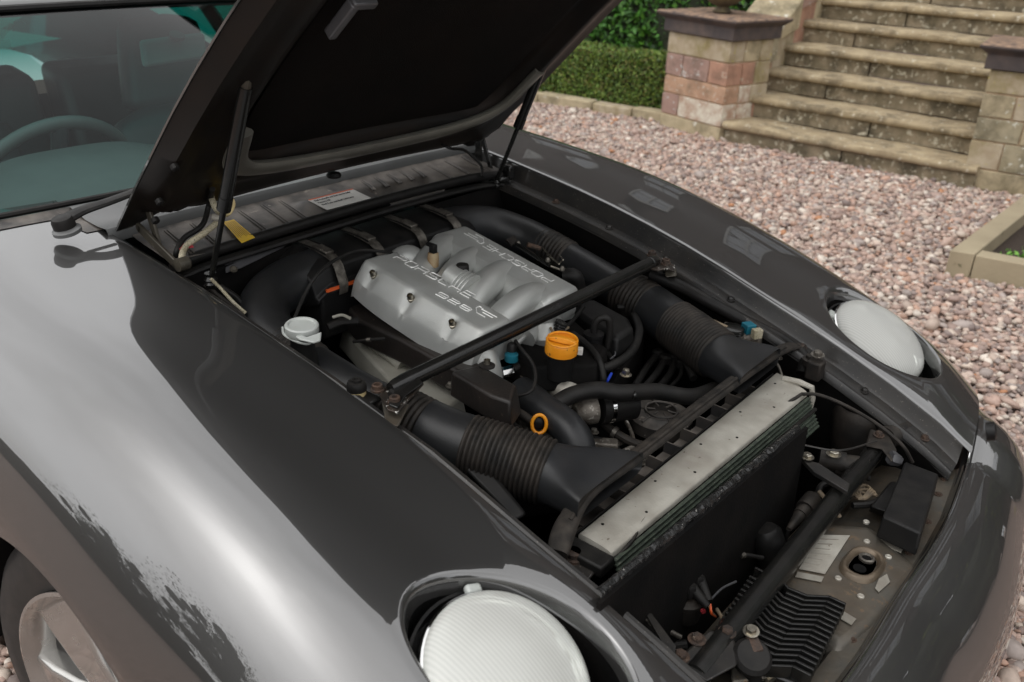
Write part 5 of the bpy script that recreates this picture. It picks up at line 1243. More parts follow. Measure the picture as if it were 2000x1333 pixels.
MB().tube([PT(770, 520, -.04), PT(800, 505, -.024), PT(830, 540, -.05)], .027, 24, sub=8).build('runner', M['alu'], mc, angle=70)
# floor of the manifold between the runners
MB().hexa([PT(800, 480, -.045), PT(880, 460, -.045), PT(1100, 590, -.05), PT(1010, 680, -.05)], [PT(800, 480, -.10), PT(880, 460, -.10), PT(1100, 590, -.12), PT(1010, 680, -.12)]).build('valley_casting', M['alu'], mc, bevel=.01)
MB().tube([PT(1060, 620, -.06), P(1066, 648, z=.74), P(1068, 668, z=.71)], .03, 20).build('front_leg', M['alu'], mc)
MB().tube([PT(940, 690, -.06), P(950, 725, z=.71), P(955, 770, z=.66)], .028, 20).build('front_leg', M['alu'], mc)
# ringed throttle neck and its black cap
n0 = PT(890, 545, .0); n1 = PT(928, 576, -.014); ax_ = (n1 - n0).normalized()
prn = [(.020, -.02), (.023, 0)]
for k in range(4): prn += [(.0235 + .002 * k, .006 + .008 * k), (.027 + .002 * k, .007 + .008 * k), (.027 + .002 * k, .0095 + .008 * k), (.0235 + .002 * k, .0105 + .008 * k)]
MB().lathe(n0, ax_, prn, 36).build('ringed_neck', M['alu'], mc, angle=40)
MB().lathe(PT(903, 528, .014), (0, 0, 1), [(.0125, -.008), (.0128, 0), (.0128, .009), (.011, .012), (.004, .013)], 28).build('neck_cap', M['rubber'], mc)
MB().lathe(PT(903, 531, .006), (0, 0, 1), [(.0095, -.01), (.0095, .008)], 20).build('cap_stem', M['alu'], mc)
sn = PT(846, 503, .010)
MB().lathe(sn, (0, 0, 1), [(.011, -.018), (.0115, .0), (.0105, .009), (.0095, .010)], 22).build('sensor_body', mat('aged brown sensor', (.22, .13, .06), (.36, .28, .17), 60, .5), mc)
MB().box(sn + V(0, 0, .018), (.014, .011, .018)).box(sn + V(-.008, .0, .024), (.018, .008, .008)).build('sensor_plug', M['plastic'], mc, bevel=.002)

# cam covers and dark engine cladding on both banks
def chunk(px, z, h, name, mt, parent=en, bev=.006, taper=.1):
    t_ = [P(*p, z=z) for p in px]; c = sum(t_, Vector()) / len(t_)
    return MB().hexa(t_, [c + (p - c) * (1 + taper) - V(0, 0, h) for p in t_]).build(name, M[mt], parent, bevel=bev, seg=3)
M['brown_plastic'] = mat('oil-browned black plastic', (.008, .0075, .007), (.017, .013, .011), 9, .5, 0, 0, bump=.3, bscale=200, dust=.10, dustc=(.11, .085, .065), spots=.2, spotc=(.09, .07, .05), spscale=100)
chunk([(662, 578), (705, 562), (780, 612), (920, 700), (1010, 752), (990, 782), (935, 748), (780, 662), (700, 625)], .735, .05, 'belt_cover', 'brown_plastic', taper=.06)
chunk([(935, 712), (1008, 752), (998, 785), (958, 772), (880, 725)], .738, .05, 'belt_cover_end', 'brown_plastic', taper=.04)
for p in ((756, 616), (951, 716)):
    q_ = P(*p, z=.737); k = MB().lathe(q_, (0, 0, 1), [(.0145, 0), (.0145, .003), (.011, .005), (.009, .006)], 18).build('grommet', M['brown_plastic'], en)
    MB().lathe(q_, (0, 0, 1), [(.0058, .004), (.006, .013), (.0045, .0132), (.004, .009)], 14).build('socket_bolt', M['steel'], en)
chunk([(672, 640), (700, 640), (760, 672), (850, 735), (905, 770), (820, 760), (745, 700)], .66, .05, 'cam_cover', 'milkgrey') if 0 else None
M['milkgrey'] = mat('dusty grey-green casting', (.40, .39, .34), (.32, .31, .26), 12, .5, .2, 0, bump=.3, dust=.3)
chunk([(668, 643), (700, 640), (830, 722), (905, 775), (860, 800), (760, 742)], .665, .05, 'cam_cover', 'milkgrey')
MB().tube([P(735, 668, z=.68), P(770, 690, z=.682), P(792, 712, z=.67)], .020, 18).build('cam_cover_boss', M['milkgrey'], en)
chunk([(1125, 590), (1160, 583), (1228, 620), (1238, 640), (1205, 660), (1130, 612)], .735, .045, 'ignition_cover', 'plastic', bev=.009)
chunk([(1130, 612), (1205, 660), (1195, 690), (1100, 650)], .70, .05, 'ignition_cover_side', 'plastic')
# engine front mass and fill so nothing is see-through
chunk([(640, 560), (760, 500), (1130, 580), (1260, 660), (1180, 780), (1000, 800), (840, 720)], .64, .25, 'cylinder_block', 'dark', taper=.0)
chunk([(985, 735), (1060, 712), (1110, 735), (1100, 790), (1020, 800)], .655, .08, 'water_pump_casting', 'oldalu', bev=.012)
MB().tube([P(1060, 735, z=.675), P(1095, 755, z=.672), P(1125, 780, z=.66)], lambda t: .026 - .006 * abs(t - .4), 20).build('thermostat_housing', M['steelcast'] if 'steelcast' in M else M['radalu'], en)
MB().lathe(P(1065, 738, z=.683), (-.6, .5, .5), [(.026, -.004), (.028, 0), (.028, .004), (.024, .006)], 24).build('housing_flange', M['radalu'], en)
for p, z in (((1040, 710), .69), ((1108, 728), .69), ((1025, 735), .69), ((1118, 745), .685)): MB().bolt(P(*p, z=z), (0, 0, 1), .006, .009).build('bolt', M['oldalu'], en)
# elbows and hoses
MB().tube([P(1015, 765, z=.67), P(1060, 800, z=.665), P(1110, 838, z=.655), P(1130, 880, z=.63), P(1120, 930, z=.59)], .030, 28, sub=10).build('top_coolant_hose', M['duct'], en, angle=70)
MB().tube([P(1085, 790, z=.675), P(1118, 772, z=.685), P(1165, 762, z=.69), P(1215, 768, z=.685), P(1280, 765, z=.67), P(1350, 775, z=.65), P(1400, 760, z=.63)], .0155, 20, sub=10).build('heater_hose', M['rubber'], en)
MB().tube([P(1236, 754, z=.69), P(1240, 770, z=.688), P(1238, 780, z=.678)], .003, 8).build('cable_tie', M['bar'], en)
MB().lathe(P(1150, 800, z=.64), (P(1200, 792, z=.64) - P(1150, 800, z=.64)), [(.012, -.028), (.024, -.015), (.028, .0), (.028, .01)], 28).build('outlet_casting', M['oldalu'], en)
o_ = P(1168, 797, z=.64); dv_ = (P(1235, 788, z=.635) - o_)
MB().tube([o_, o_ + dv_ * .5, o_ + dv_ * 1.0], .030, 28).build('outlet_hose', M['rubber'], en)
MB().lathe(o_ + dv_ * .26, dv_, [(.0312, -.004), (.0312, .004)], 28).build('hose_clamp', M['chrome'], en)
MB().tube([P(1002, 722, z=.70), P(1025, 712, z=.705), P(1060, 716, z=.70), P(1110, 716, z=.70), P(1160, 722, z=.70), P(1200, 712, z=.70), P(1235, 685, z=.70), P(1248, 645, z=.70), P(1235, 610, z=.69)], .0088, 14, sub=10).build('fuel_line', M['rubber'], en)
MB().tube([P(1000, 723, z=.702), P(980, 728, z=.70)], .011, 8, smooth=False).build('pipe_union', M['chrome'], en)
MB().tube([P(1118, 652, z=.735), P(1145, 672, z=.73), P(1168, 700, z=.725), P(1178, 735, z=.70), P(1176, 765, z=.67)], .0062, 12, sub=8).build('sensor_lead', M['rubber'], en)
MB().tube([P(1006, 665, z=.76), P(1018, 682, z=.75), P(1040, 710, z=.735), P(1046, 740, z=.72), P(1036, 765, z=.71), P(1005, 775, z=.70)], .0032, 10, sub=8).build('sensor_lead', M['rubber'], en)
MB().lathe(P(999, 692, z=.735), (0, 0, 1), [(.012, -.013), (.0125, -.012), (.0125, .0), (.009, .002), (.009, .006)], 20).build('teal_sensor', M['teal'], en)
MB().lathe(P(999, 690, z=.736), (0, 0, 1), [(.0095, 0), (.0095, .014), (.006, .02)], 16).build('sensor_boot', M['plastic'], en)
MB().tube([P(935, 803, z=.66), P(990, 798, z=.668), P(1015, 808, z=.668), P(1045, 828, z=.66)], .0085, 12, sub=8).build('drain_hose', M['hose'], en)
MB().tube([P(1186, 745, z=.69), P(1194, 730, z=.692)], .0028, 8).build('blue_tube', M['blue'], en)
MB().bolt(P(1222, 733, z=.69), (0, 0, 1), .0075, .012).build('bolt', M['steel'], en)
MB().box(P(1230, 680, z=.69), (.026, .014, .016), Matrix.Rotation(R_(35), 3, 'Z')).build('connector', M['trim'], en, bevel=.002)
MB().tube([P(1190, 665, z=.71), P(1202, 690, z=.705), P(1192, 702, z=.70)], .0015, 6).build('wire', M['trim'], en)
MB().tube([P(1212, 655, z=.72), P(1222, 668, z=.71)], .0012, 6).build('wire', M['chrome'], en)
MB().tube([P(1178, 680, z=.70), P(1198, 708, z=.69), P(1205, 725, z=.68)], .006, 10).build('plug_lead', M['rubber'], en)
for k, pts_ in enumerate((((1285, 690), (1262, 720), (1240, 755)), ((1300, 700), (1282, 730), (1255, 762)), ((1318, 698), (1310, 728), (1285, 760)), ((1332, 708), (1328, 735), (1300, 765)))):
    MB().tube([P(*p, z=.62 - .01 * i) for i, p in enumerate(pts_)], .0075 if k < 3 else .004, 10).lathe(P(*pts_[0], z=.622), (0, 0, 1), [(.013, -.01), (.013, .004), (.008, .008)], 16).build('plug_lead', M['rubber'], en)
# distributor-like vent valve
vv = P(1160, 652, z=.735)
MB().lathe(vv - V(0, 0, .035), (0, 0, 1), [(.016, -.03), (.016, .0), (.027, .001), (.028, .005), (.026, .008), (.018, .009), (.018, .028), (.0195, .030), (.0195, .036), (.012, .037), (.008, .038)], 32).build('vent_valve', M['plastic'], en)
MB().tube([vv + V(0, 0, -.004), vv + V(0, 0, .016), vv + V(.005, .004, .030), vv + V(.014, .011, .034), vv + V(.021, .017, .026), vv + V(.023, .019, .0), vv + V(.022, .018, -.03)], .0068, 14, sub=8).build('vent_elbow', M['rubber'], en)
MB().box(P(1187, 650, z=.715), (.018, .02, .012)).build('valve_tab', M['trim'], en, bevel=.003)
# corrugated solenoid beside the cap & bright union
MB().lathe(P(1092, 640, z=.755), (.3, .3, 1), [(.009, -.02)] + sum([[(.010, -.016 + .005 * k), (.0125, -.0145 + .005 * k), (.0125, -.013 + .005 * k)] for k in range(6)], []), 18).build('solenoid', M['foil'], en)
MB().box(P(1133, 686, z=.735), (.010, .012, .012), Matrix.Rotation(R_(30), 3, 'Z')).build('white_clip', M['white'], en, bevel=.001)
# orange oil filler cap with grip bar
oc = sub('oil_filler_cap', car); cc_ = P(1098, 664, z=.775); axc = V(.06, -.06, 1).normalized(); ca, cb_, _ = frame(axc); RC = .029
prof = [(RC * 1.02, -.024), (RC * 1.03, -.020), (RC * 1.0, -.004), (RC * .965, .0), (RC * .93, .0005), (RC * .88, -.0055), (RC * .80, -.006), (.002, -.006)]
mb = MB(); mb.lathe(cc_, axc, prof, 64)
mb.v = [tuple(Vector(q_)) for q_ in mb.v]
mb.build('cap_body', M['cap'], oc, angle=50)
along = (P(1130, 662, z=.775) - P(1066, 650, z=.775)); along = (along - axc * along.dot(axc)).normalized(); acr = axc.cross(along)
rows = []
for t in np.linspace(-1, 1, 25):
    x_ = t * RC * .90; wd = lerp(.0028, .0040, 1) ; hgt = .0050 + .0045 * (1 - t * t)
    c_ = cc_ + along * x_ + axc * -.004
    rows.append([c_ - acr * (wd + .003 * (1 - t * t)), c_ - acr * wd + axc * hgt, c_ + acr * wd + axc * hgt, c_ + acr * (wd + .003 * (1 - t * t))])
mb = MB(); mb.grid(rows, True); mb.f += [(0, 1, 2, 3), (99, 98, 97, 96)]; mb.build('grip_bar', M['cap'], oc, bevel=.0008, angle=40)
for s_ in (-1, 1):   # raised arcs either side of the grip
    pts = [cc_ + (along * math.cos(t) + acr * s_ * math.sin(t)) * RC * .93 + axc * .0003 for t in np.linspace(.12, math.pi - .12, 20)]
    MB().tube(pts, .0022, 8, smooth=False).build('rim_bead', M['cap'], oc)
chunk([(1015, 640), (1110, 615), (1185, 680), (1165, 712), (1045, 716), (1000, 690)], .722, .05, 'added_dark_block', 'dark')  # dark block added for the black area round the filler cap
MB().lathe(cc_ - axc * .075, axc, [(.024, 0), (.024, .05)], 24).build('filler_neck', M['plastic'], oc)
# dipstick ring / orange loop
dl = P(1053, 829, z=.665); a_, b_, _ = frame(V(.65, -.72, .25)); pts = [dl + a_ * .0125 * math.cos(t) + b_ * .0165 * math.sin(t) for t in np.linspace(0, 2 * math.pi, 25)]
MB().tube(pts, .0032, 10, smooth=False, caps=False).build('orange_loop', M['cap'], en)
MB().lathe(dl, V(.65, -.72, .25), [(.0115, -.03), (.0115, -.006), (.006, -.003)], 20).build('loop_plug', M['plastic'], en)
# ribbed round fan cover low in front
fc = P(1292, 800, z=.60)
fcv = MB().lathe(fc, (0, 0, 1), [(.062, -.035), (.062, -.012), (.052, -.006), (.034, -.004), (.032, -.02), (.006, -.02)], 40).build('fan_motor_cover', M['plasticdusty'], en)
pts = [fc + V(.031 * math.cos(t), .031 * math.sin(t), -.001) for t in np.linspace(0, 2 * math.pi, 33)]; MB().tube(pts, .0022, 8, smooth=False, caps=False).build('ring', M['plasticdusty'], fcv)
for k in range(6):
    t = k * math.pi / 3 + .4; MB().tube([fc + V(.012 * math.cos(t), .012 * math.sin(t), -.001), fc + V(.058 * math.cos(t), .058 * math.sin(t), -.006)], .0018, 6, smooth=False).build('spoke', M['plasticdusty'], fcv)
# alternator struts & odds low down
for a_, b_ in (((1160, 890), (1225, 858)), ((1172, 905), (1250, 868)), ((1228, 925), (1235, 905))): MB().tube([P(*a_, z=.56), P(*b_, z=.56)], .006, 8, smooth=False).build('stay_rod', M['oldalu'], en)
# far side clutter between tube and gutter
MB().lathe(P(1187, 487, z=.72), (0, 0, 1), [(.034, -.05), (.034, 0), (.030, .006), (.012, .004), (.010, .008)], 32).build('charcoal_canister', M['plasticdusty'], en)
MB().tube([P(1168, 455, z=.775), P(1195, 455, z=.775), P(1225, 475, z=.76), P(1258, 508, z=.74)], .012, 14, sub=8).build('breather_hose', M['rubber'], en)
MB().lathe(P(1182, 452, z=.776), (P(1195, 455, z=.775) - P(1182, 452, z=.776)), [(.0135, -.003), (.0135, .003)], 18).build('hose_clamp', M['clip'], en)
MB().tube([P(1090, 430, z=.75), P(1120, 455, z=.74), P(1135, 470, z=.72)], .009, 10).tube([P(1130, 440, z=.75), P(1142, 470, z=.73)], .006, 8).build('wiring_loom', M['rubber'], en)
MB().tube([P(1270, 535, z=.76), P(1330, 560, z=.745), P(1385, 590, z=.73), P(1450, 625, z=.70), P(1520, 660, z=.68), P(1555, 685, z=.67)], .013, 14, sub=8).build('loom_conduit', M['rubber'], en)
gz = .70; g0 = P(1432, 640, z=gz)
MB().lathe(g0, (0, 0, 1), sum([[(.024, -.012 + .004 * k), (.021, -.010 + .004 * k)] for k in range(4)], [(.02, -.014)]), 14).build('brake_fluid_cap', M['bar'], en)
MB().box(P(1462, 641, z=.70), (.022, .022, .02), Matrix.Rotation(R_(-30), 3, 'Z')).build('teal_label', M['teal'], en, bevel=.001)
MB().box(P(1478, 652, z=.698), (.014, .02, .02), Matrix.Rotation(R_(-30), 3, 'Z')).build('tan_label', M['sleeve'], en, bevel=.001)
MB().lathe(P(1440, 655, z=.675), (1, .2, 0), [(.022, -.03), (.022, .05)], 18).build('master_cylinder', M['oldalu'], en)
# throttle linkage beyond the far cover
lk = sub('throttle_linkage', car)
for a_, b_, r in (((1010, 478), (1075, 520), .0045), ((1030, 478), (1055, 486), .0055), ((1058, 483), (1082, 508), .0016), ((1070, 498), (1092, 516), .0016), ((1092, 516), (1100, 508), .0016), ((1100, 508), (1092, 498), .0016), ((1075, 520), (1096, 528), .0022)):
    MB().tube([P(*a_, z=.81), P(*b_, z=.80)], r, 8, smooth=False).build('link_rod', M['rust'] if r == .0055 else (M['steel'] if r < .003 else M['bar']), lk)
MB().prism(PZ([(988, 468), (1005, 460), (1010, 470), (1000, 480)], .815), (0, 0, -.004)).build('lever_plate', M['bar'], lk)
for p in ((1012, 476), (1070, 508), (1098, 525)): MB().lathe(P(*p, z=.81), (0, 0, 1), [(.005, -.004), (.0055, 0), (.003, .005)], 10).build('ball_joint', M['clip'], lk)
MB().tube([P(1100, 540, z=.775), P(1122, 542, z=.775), P(1130, 570, z=.74)], .017, 18, sub=6).build('coolant_stub', M['rubber'], lk)

# assorted looms, pipes and unions deep in the bay
for k, (pts_, r_, m_) in enumerate([
    ([(1150, 800, .60), (1200, 845, .58), (1262, 872, .56), (1330, 860, .55)], .009, 'hose'), ([(1130, 850, .58), (1190, 868, .57), (1230, 905, .55)], .007, 'rubber'),
    ([(1210, 800, .60), (1235, 850, .57), (1240, 900, .55)], .004, 'oldalu'), ([(1050, 870, .60), (1085, 882, .60), (1120, 872, .60)], .005, 'oldalu'),
    ([(1250, 640, .66), (1290, 655, .65), (1330, 690, .64), (1355, 740, .62)], .008, 'rubber'), ([(1260, 625, .67), (1305, 640, .66), (1350, 672, .65)], .0045, 'hose'),
    ([(1205, 600, .70), (1240, 600, .70), (1262, 618, .69)], .006, 'rubber'), ([(650, 620, .76), (668, 616, .765), (684, 622, .765)], .003, 'milkgrey'),
    ([(640, 640, .74), (665, 630, .745), (700, 628, .745)], .008, 'rubber'), ([(690, 668, .715), (720, 664, .725), (752, 662, .73)], .003, 'rubber'),
    ([(430, 560, .82), (470, 590, .80), (500, 640, .77)], .006, 'rubber'), ([(400, 556, .84), (430, 580, .82), (470, 612, .80), (490, 650, .77)], .004, 'hose'),
    ([(1110, 415, .77), (1150, 440, .765), (1178, 470, .755)], .005, 'rubber'), ([(1210, 540, .74), (1260, 545, .74), (1300, 575, .72), (1345, 610, .70)], .006, 'hose'),
    ([(1500, 690, .66), (1520, 715, .64), (1530, 745, .62)], .003, 'clip'), ([(1330, 600, .72), (1380, 622, .71), (1420, 640, .70)], .004, 'tan'),
    ([(1620, 930, .52), (1660, 925, .53), (1700, 935, .53)], .006, 'rubber'), ([(1250, 1180, .50), (1290, 1190, .49), (1330, 1215, .48)], .005, 'hose'),
    ([(1420, 1100, .50), (1450, 1085, .50), (1490, 1090, .49)], .004, 'rubber'), ([(1600, 960, .55), (1625, 990, .54), (1640, 1010, .525)], .004, 'tan'),
    ([(1270, 1240, .50), (1300, 1232, .50), (1330, 1245, .49)], .004, 'clip'), ([(1400, 1190, .50), (1412, 1215, .50), (1400, 1240, .50)], .003, 'tan'),
    ([(880, 745, .70), (905, 760, .70), (925, 790, .69)], .004, 'clip'), ([(960, 800, .66), (990, 820, .655), (1030, 850, .65)], .005, 'rubber'),
    ([(1075, 640, .76), (1085, 655, .75), (1110, 640, .745)], .0025, 'tan'), ([(1140, 600, .75), (1120, 625, .74), (1105, 640, .74)], .004, 'rubber')]):
    p3 = [P(a_, b_, z=c_) for a_, b_, c_ in pts_]
    MB().tube(p3, r_, 10, sub=8).build('pipe' if m_ in ('oldalu', 'clip', 'milkgrey') else 'wiring_loom', M[m_], en)
    if k % 3 == 0:
        q_ = p3[1]; t_ = (p3[2] - p3[0]).normalized(); MB().lathe(q_ - t_ * .004, t_, [(r_ * 1.35, 0), (r_ * 1.35, .008)], 14).build('hose_clamp', M['clip'], en)
for (a_, b_, c_) in ((1335, 655, .66), (1160, 845, .60), (880, 755, .705), (935, 690, .74), (1060, 865, .61), (1255, 905, .56), (1400, 600, .715), (1520, 700, .66)): MB().bolt(P(a_, b_, z=c_), (0, 0, 1), .006, .008).build('bolt', M['clip'], en)
MB().box(P(1180, 870, z=.57), (.05, .025, .02), Matrix.Rotation(R_(35), 3, 'Z')).build('bracket', M['oldalu'], en, bevel=.003)
MB().box(P(925, 780, z=.68), (.02, .015, .02)).build('connector', M['clip'], en, bevel=.002)

# ---------- strut brace across the bay
sb = sub('strut_brace', car)
A_, B_ = P(790, 746, z=.785), P(1272, 514, z=.800)
MB().tube([A_, B_], .0136, 28, smooth=False).build('brace_tube', M['bar'], sb)
for (pl, hl, z, cap_) in ((((748, 760), (770, 742), (800, 738), (828, 748), (800, 778), (776, 806), (757, 800), (742, 772)), ((737, 763), (771, 787)), .779, A_), (((1268, 500), (1290, 502), (1318, 518), (1318, 530), (1300, 524), (1285, 528), (1262, 522)), ((1273, 500), (1300, 516)), .796, B_)):
    MB().prism(PZ(pl, z), (0, 0, -.004)).build('mount_plate', mat('chipped black plate', (.03, .028, .026), (.06, .045, .035), 40, .35, .4, .3, spots=.45, spotc=(.6, .59, .55), spscale=90), sb, bevel=.001)
    for p in hl:
        MB().lathe(P(*p, z=z), (0, 0, 1), [(.011, 0), (.011, .003), (.0085, .004), (.0085, .010), (.0075, .011), (.0045, .011), (.0042, .006)], 20).build('socket_bolt', M['rust'], sb)
MB().lathe(A_, (B_ - A_), [(.009, -.03), (.012, -.018), (.0136, .0), (.0140, .02)], 24).build('tube_end', M['bar'], sb)
MB().hexa([P(772, 742, z=.786), P(812, 728, z=.792), P(826, 748, z=.792), P(792, 772, z=.785), P(776, 796, z=.783), P(760, 790, z=.783), P(757, 766, z=.784)], [p - V(0, 0, .004) for p in [P(772, 742, z=.786), P(812, 728, z=.792), P(826, 748, z=.792), P(792, 772, z=.785), P(776, 796, z=.783), P(760, 790, z=.783), P(757, 766, z=.784)]]).build('flattened_end', M['bar'], sb, bevel=.0015)
MB().lathe(B_, (A_ - B_), [(.010, -.02), (.013, -.01), (.0140, .0), (.0150, .004), (.0140, .008)], 24).build('tube_end', M['bar'], sb)
MB().hexa(PZ([(745, 780), (800, 790), (778, 835), (752, 826)], .765), PZ([(745, 780), (800, 790), (778, 835), (752, 826)], .70)).build('tower_bracket', M['panel'], sb, bevel=.003)
MB().hexa([P(1296, 520, z=.79), P(1320, 522, z=.79), P(1322, 540, z=.78), P(1300, 542, z=.78)], [P(1296, 520, z=.75), P(1320, 522, z=.75), P(1322, 540, z=.74), P(1300, 542, z=.74)]).build('tower_bracket', M['hinge'], sb, bevel=.003)

# ---------- near-side reservoir cap and rubber buffer
wr_ = sub('washer_reservoir', car); wc = P(589, 634, z=.835)
MB().lathe(wc, (.05, -.03, 1), [(.026, -.016), (.0275, -.012), (.0275, -.001), (.0255, .001), (.0225, .001), (.0205, -.002), (.003, -.0025)], 44).build('cap', M['milk'], wr_)
MB().prism([P(566, 648, z=.828), P(600, 658, z=.828), P(628, 648, z=.828), P(626, 664, z=.826), P(612, 668, z=.826), P(585, 662, z=.826)], (0, 0, -.004)).build('cap_tab', M['milk'], wr_, bevel=.0015)
MB().tube([P(552, 640, z=.825), P(556, 655, z=.82), P(580, 668, z=.815), P(602, 672, z=.815), P(610, 665, z=.82)], .0022, 8).build('cap_strap', M['milk'], wr_)
MB().lathe(wc - V(0, 0, .075), (0, 0, 1), [(.03, -.05), (.026, .0), (.020, .03), (.020, .06)], 28).build('filler_neck', M['plastic'], wr_)
bf = sub('bonnet_buffer', car); bc = P(696, 748, z=.79)
MB().lathe(bc, (0, 0, 1), [(.0155, -.012), (.016, -.006), (.0145, -.001), (.013, .002), (.008, .0025), (.0075, .006), (.004, .0062), (.0035, .004)], 30).build('rubber_head', M['rubber'], bf)
MB().lathe(bc, (0, 0, 1), [(.012, -.022), (.0145, -.019), (.0150, -.012)], 28).build('cream_base', M['cream'], bf)
MB().box(bc + V(.012, .008, -.026), (.04, .03, .008)).build('bracket', M['flange'], bf, bevel=.003)
# dark wedge cover inside the near wing ahead of the tube
MB().hexa([P(862, 870, z=.70), P(930, 880, z=.70), P(1030, 1005, z=.655), P(1005, 1020, z=.65)], [P(862, 870, z=.62), P(930, 880, z=.60), P(1030, 1005, z=.56), P(1005, 1020, z=.56)]).build('wing_duct', M['plastic'], bay, bevel=.006)

# ================================================================ WINDSCREEN, ROOF, INTERIOR
gr = sub('greenhouse', car)
WB = lambda y: V(-.545 - .025 * (y / .66) ** 2, y, .934 - .002 * (y / .66) ** 2)
WT = lambda y: V(-1.12 - .05 * (y / .52) ** 2, y * .80, 1.212 - .016 * (y / .66) ** 2)
rows = []
for y in np.linspace(-.70, .70, 40):
    a, b = WB(y), WT(y); rows.append([a.lerp(b, t) + V(0, 0, .018 * math.sin(math.pi * t)) for t in np.linspace(0, 1, 16)])
ws = MB().grid(rows).build('windscreen', M['glass'], gr, angle=80, fixn=False)
# black lower seal, header, pillars
MB().tube([WB(y) + V(-.004, 0, .002) for y in np.linspace(-.70, .70, 30)], .006, 8, smooth=False).build('screen_seal', M['rubber'], gr)
hd = [WT(y) for y in np.linspace(-.70, .70, 30)]
MB().tube([p + V(.0, 0, .003) for p in hd], .009, 8, smooth=False).build('screen_seal', M['rubber'], gr)
M['trimgrey'] = mat('grey header trim', (.13, .13, .13), (.11, .11, .11), 8, .35, .3, .4)
rows = []
for y in np.linspace(-.70, .70, 30):
    p = WT(y); rows.append([p + V(-.004, 0, .006), p + V(-.012, 0, .013), p + V(-.045, 0, .024), p + V(-.052, 0, .022)])
MB().grid(rows).build('header_trim', M['trimgrey'], gr)
M['silver'] = mat('roof paint sky-lit', (.30, .30, .30), (.27, .27, .27), 5, .3, .5, 1)
rows = []
for y in np.linspace(-.70, .70, 30):
    p = WT(y); r = [p + V(-.052, 0, .023)]
    for t in np.linspace(.08, 1, 10): r.append(V(p.x - .052 - 1.35 * t, p.y * (1 - .05 * t), p.z + .023 + .045 * math.sin(t * 2.2) - .12 * t ** 3))
    rows.append(r)
MB().grid(rows).build('roof', M['paint'], gr, angle=60)
for sg in (-1, 1):
    a, b = WB(.70 * sg), WT(.70 * sg); MB().tube([a + V(.03, .01 * sg, -.03), a.lerp(b, .5) + V(0, 0, .018), b, b + V(-.5, .02 * sg, .02), b + V(-1.1, 0, -.05)], .022, 12, sub=6, flat=.7).build('pillar', M['paint'], gr)
    q_ = [a + V(-.05, .05 * sg, -.0), b + V(-.05, 0, -.02), b + V(-.55, .02 * sg, -.01), V(-1.72, .74 * sg, .93)]
    MB().add(q_, [(0, 1, 2, 3)]).build('door_glass', M['sideglass'], gr, fixn=False)
    MB().tube([b + V(-.55, .02 * sg, -.01), V(-1.74, .76 * sg, .90)], .05, 12, flat=.4).build('rear_pillar', M['paint'], gr)
# scuttle between bonnet corner and screen on both sides
for sg in (-1, 1):
    rr_ = []
    for y in np.linspace(.492, .70, 14):
        wb = WB(y); k_ = min(range(50), key=lambda q: abs(sect(-.62, q / 98)[0] - y)) / 98
        rr_.append([V(-.45, y * sg, sect(-.45, k_)[1] + .0015) if y < .53 else V(-.53, y * sg, sect(-.53, k_)[1] + .0015), V(-.54, y * sg, sect(-.54, k_)[1] + .002), V(wb.x + .004, y * sg, wb.z - .002)])
    MB().grid(rr_).build('scuttle_side', M['plasticdusty'], cw, angle=60)
# wiper
wp_ = sub('wiper', car); w0 = P(122, 432, z=.948)
MB().lathe(w0, (0, -.2, 1), [(.019, -.012), (.019, .0), (.0165, .006), (.010, .009)], 26).build('spindle_cap', M['rubber'], wp_)
MB().lathe(P(130, 448, z=.934), (0, -.2, 1), [(.024, -.006), (.024, 0), (.018, .003)], 24).build('spindle_base', M['strip'], wp_)
MB().tube([w0, P(160, 412, z=.955), P(215, 393, z=.962), P(300, 362, z=.965), P(420, 322, z=.965)], lambda t: lerp(.016, .008, t), 10, flat=.5, sub=8).build('arm', M['rubber'], wp_)
MB().tube([P(165, 415, z=.95), P(240, 385, z=.955), P(330, 352, z=.958)], .003, 6).build('blade', M['rubber'], wp_)
# dashboard
it = sub('interior', car)
rows = []
for y in np.linspace(-.66, .66, 40):
    cow = .035 * math.exp(-((y + .34) / .19) ** 4)
    wb = WB(y); rows.append([V(wb.x - .01, y, .915), V(wb.x - .10, y, .928), V(-.80, y, .925 + cow * .6), V(-.87, y, .922 + cow), V(-.90, y, .905 + cow), V(-.91, y, .84), V(-.86, y, .70), V(-.86, y, .45)])
MB().grid(rows).build('dashboard', M['dash'], it, angle=60)
e = it; sc_ = P(108, 372, x=-1.0); axs = V(-.90, 0, .43).normalized(); a_, b_, _ = frame(axs)
sw_ = sub('steering_wheel', car)
pts = [sc_ + (a_ * math.cos(t) + b_ * math.sin(t)) * .185 for t in np.linspace(0, 2 * math.pi, 49)]
MB().tube(pts, .015, 14, smooth=False, caps=False).build('rim', M['dash'], sw_)
MB().lathe(sc_ - axs * .03, axs, [(.075, 0), (.075, .02), (.06, .035)], 28).build('hub_pad', M['seat'], sw_)
for t in (0, math.pi, -math.pi / 2, ): MB().tube([sc_ - axs * .02, sc_ + (a_ * math.cos(t) + b_ * math.sin(t)) * .18], .018, 10, smooth=False).build('spoke', M['seat'], sw_)
MB().tube([sc_ - axs * .03, sc_ - axs * .16], .035, 14, smooth=False).build('column', M['seat'], sw_)
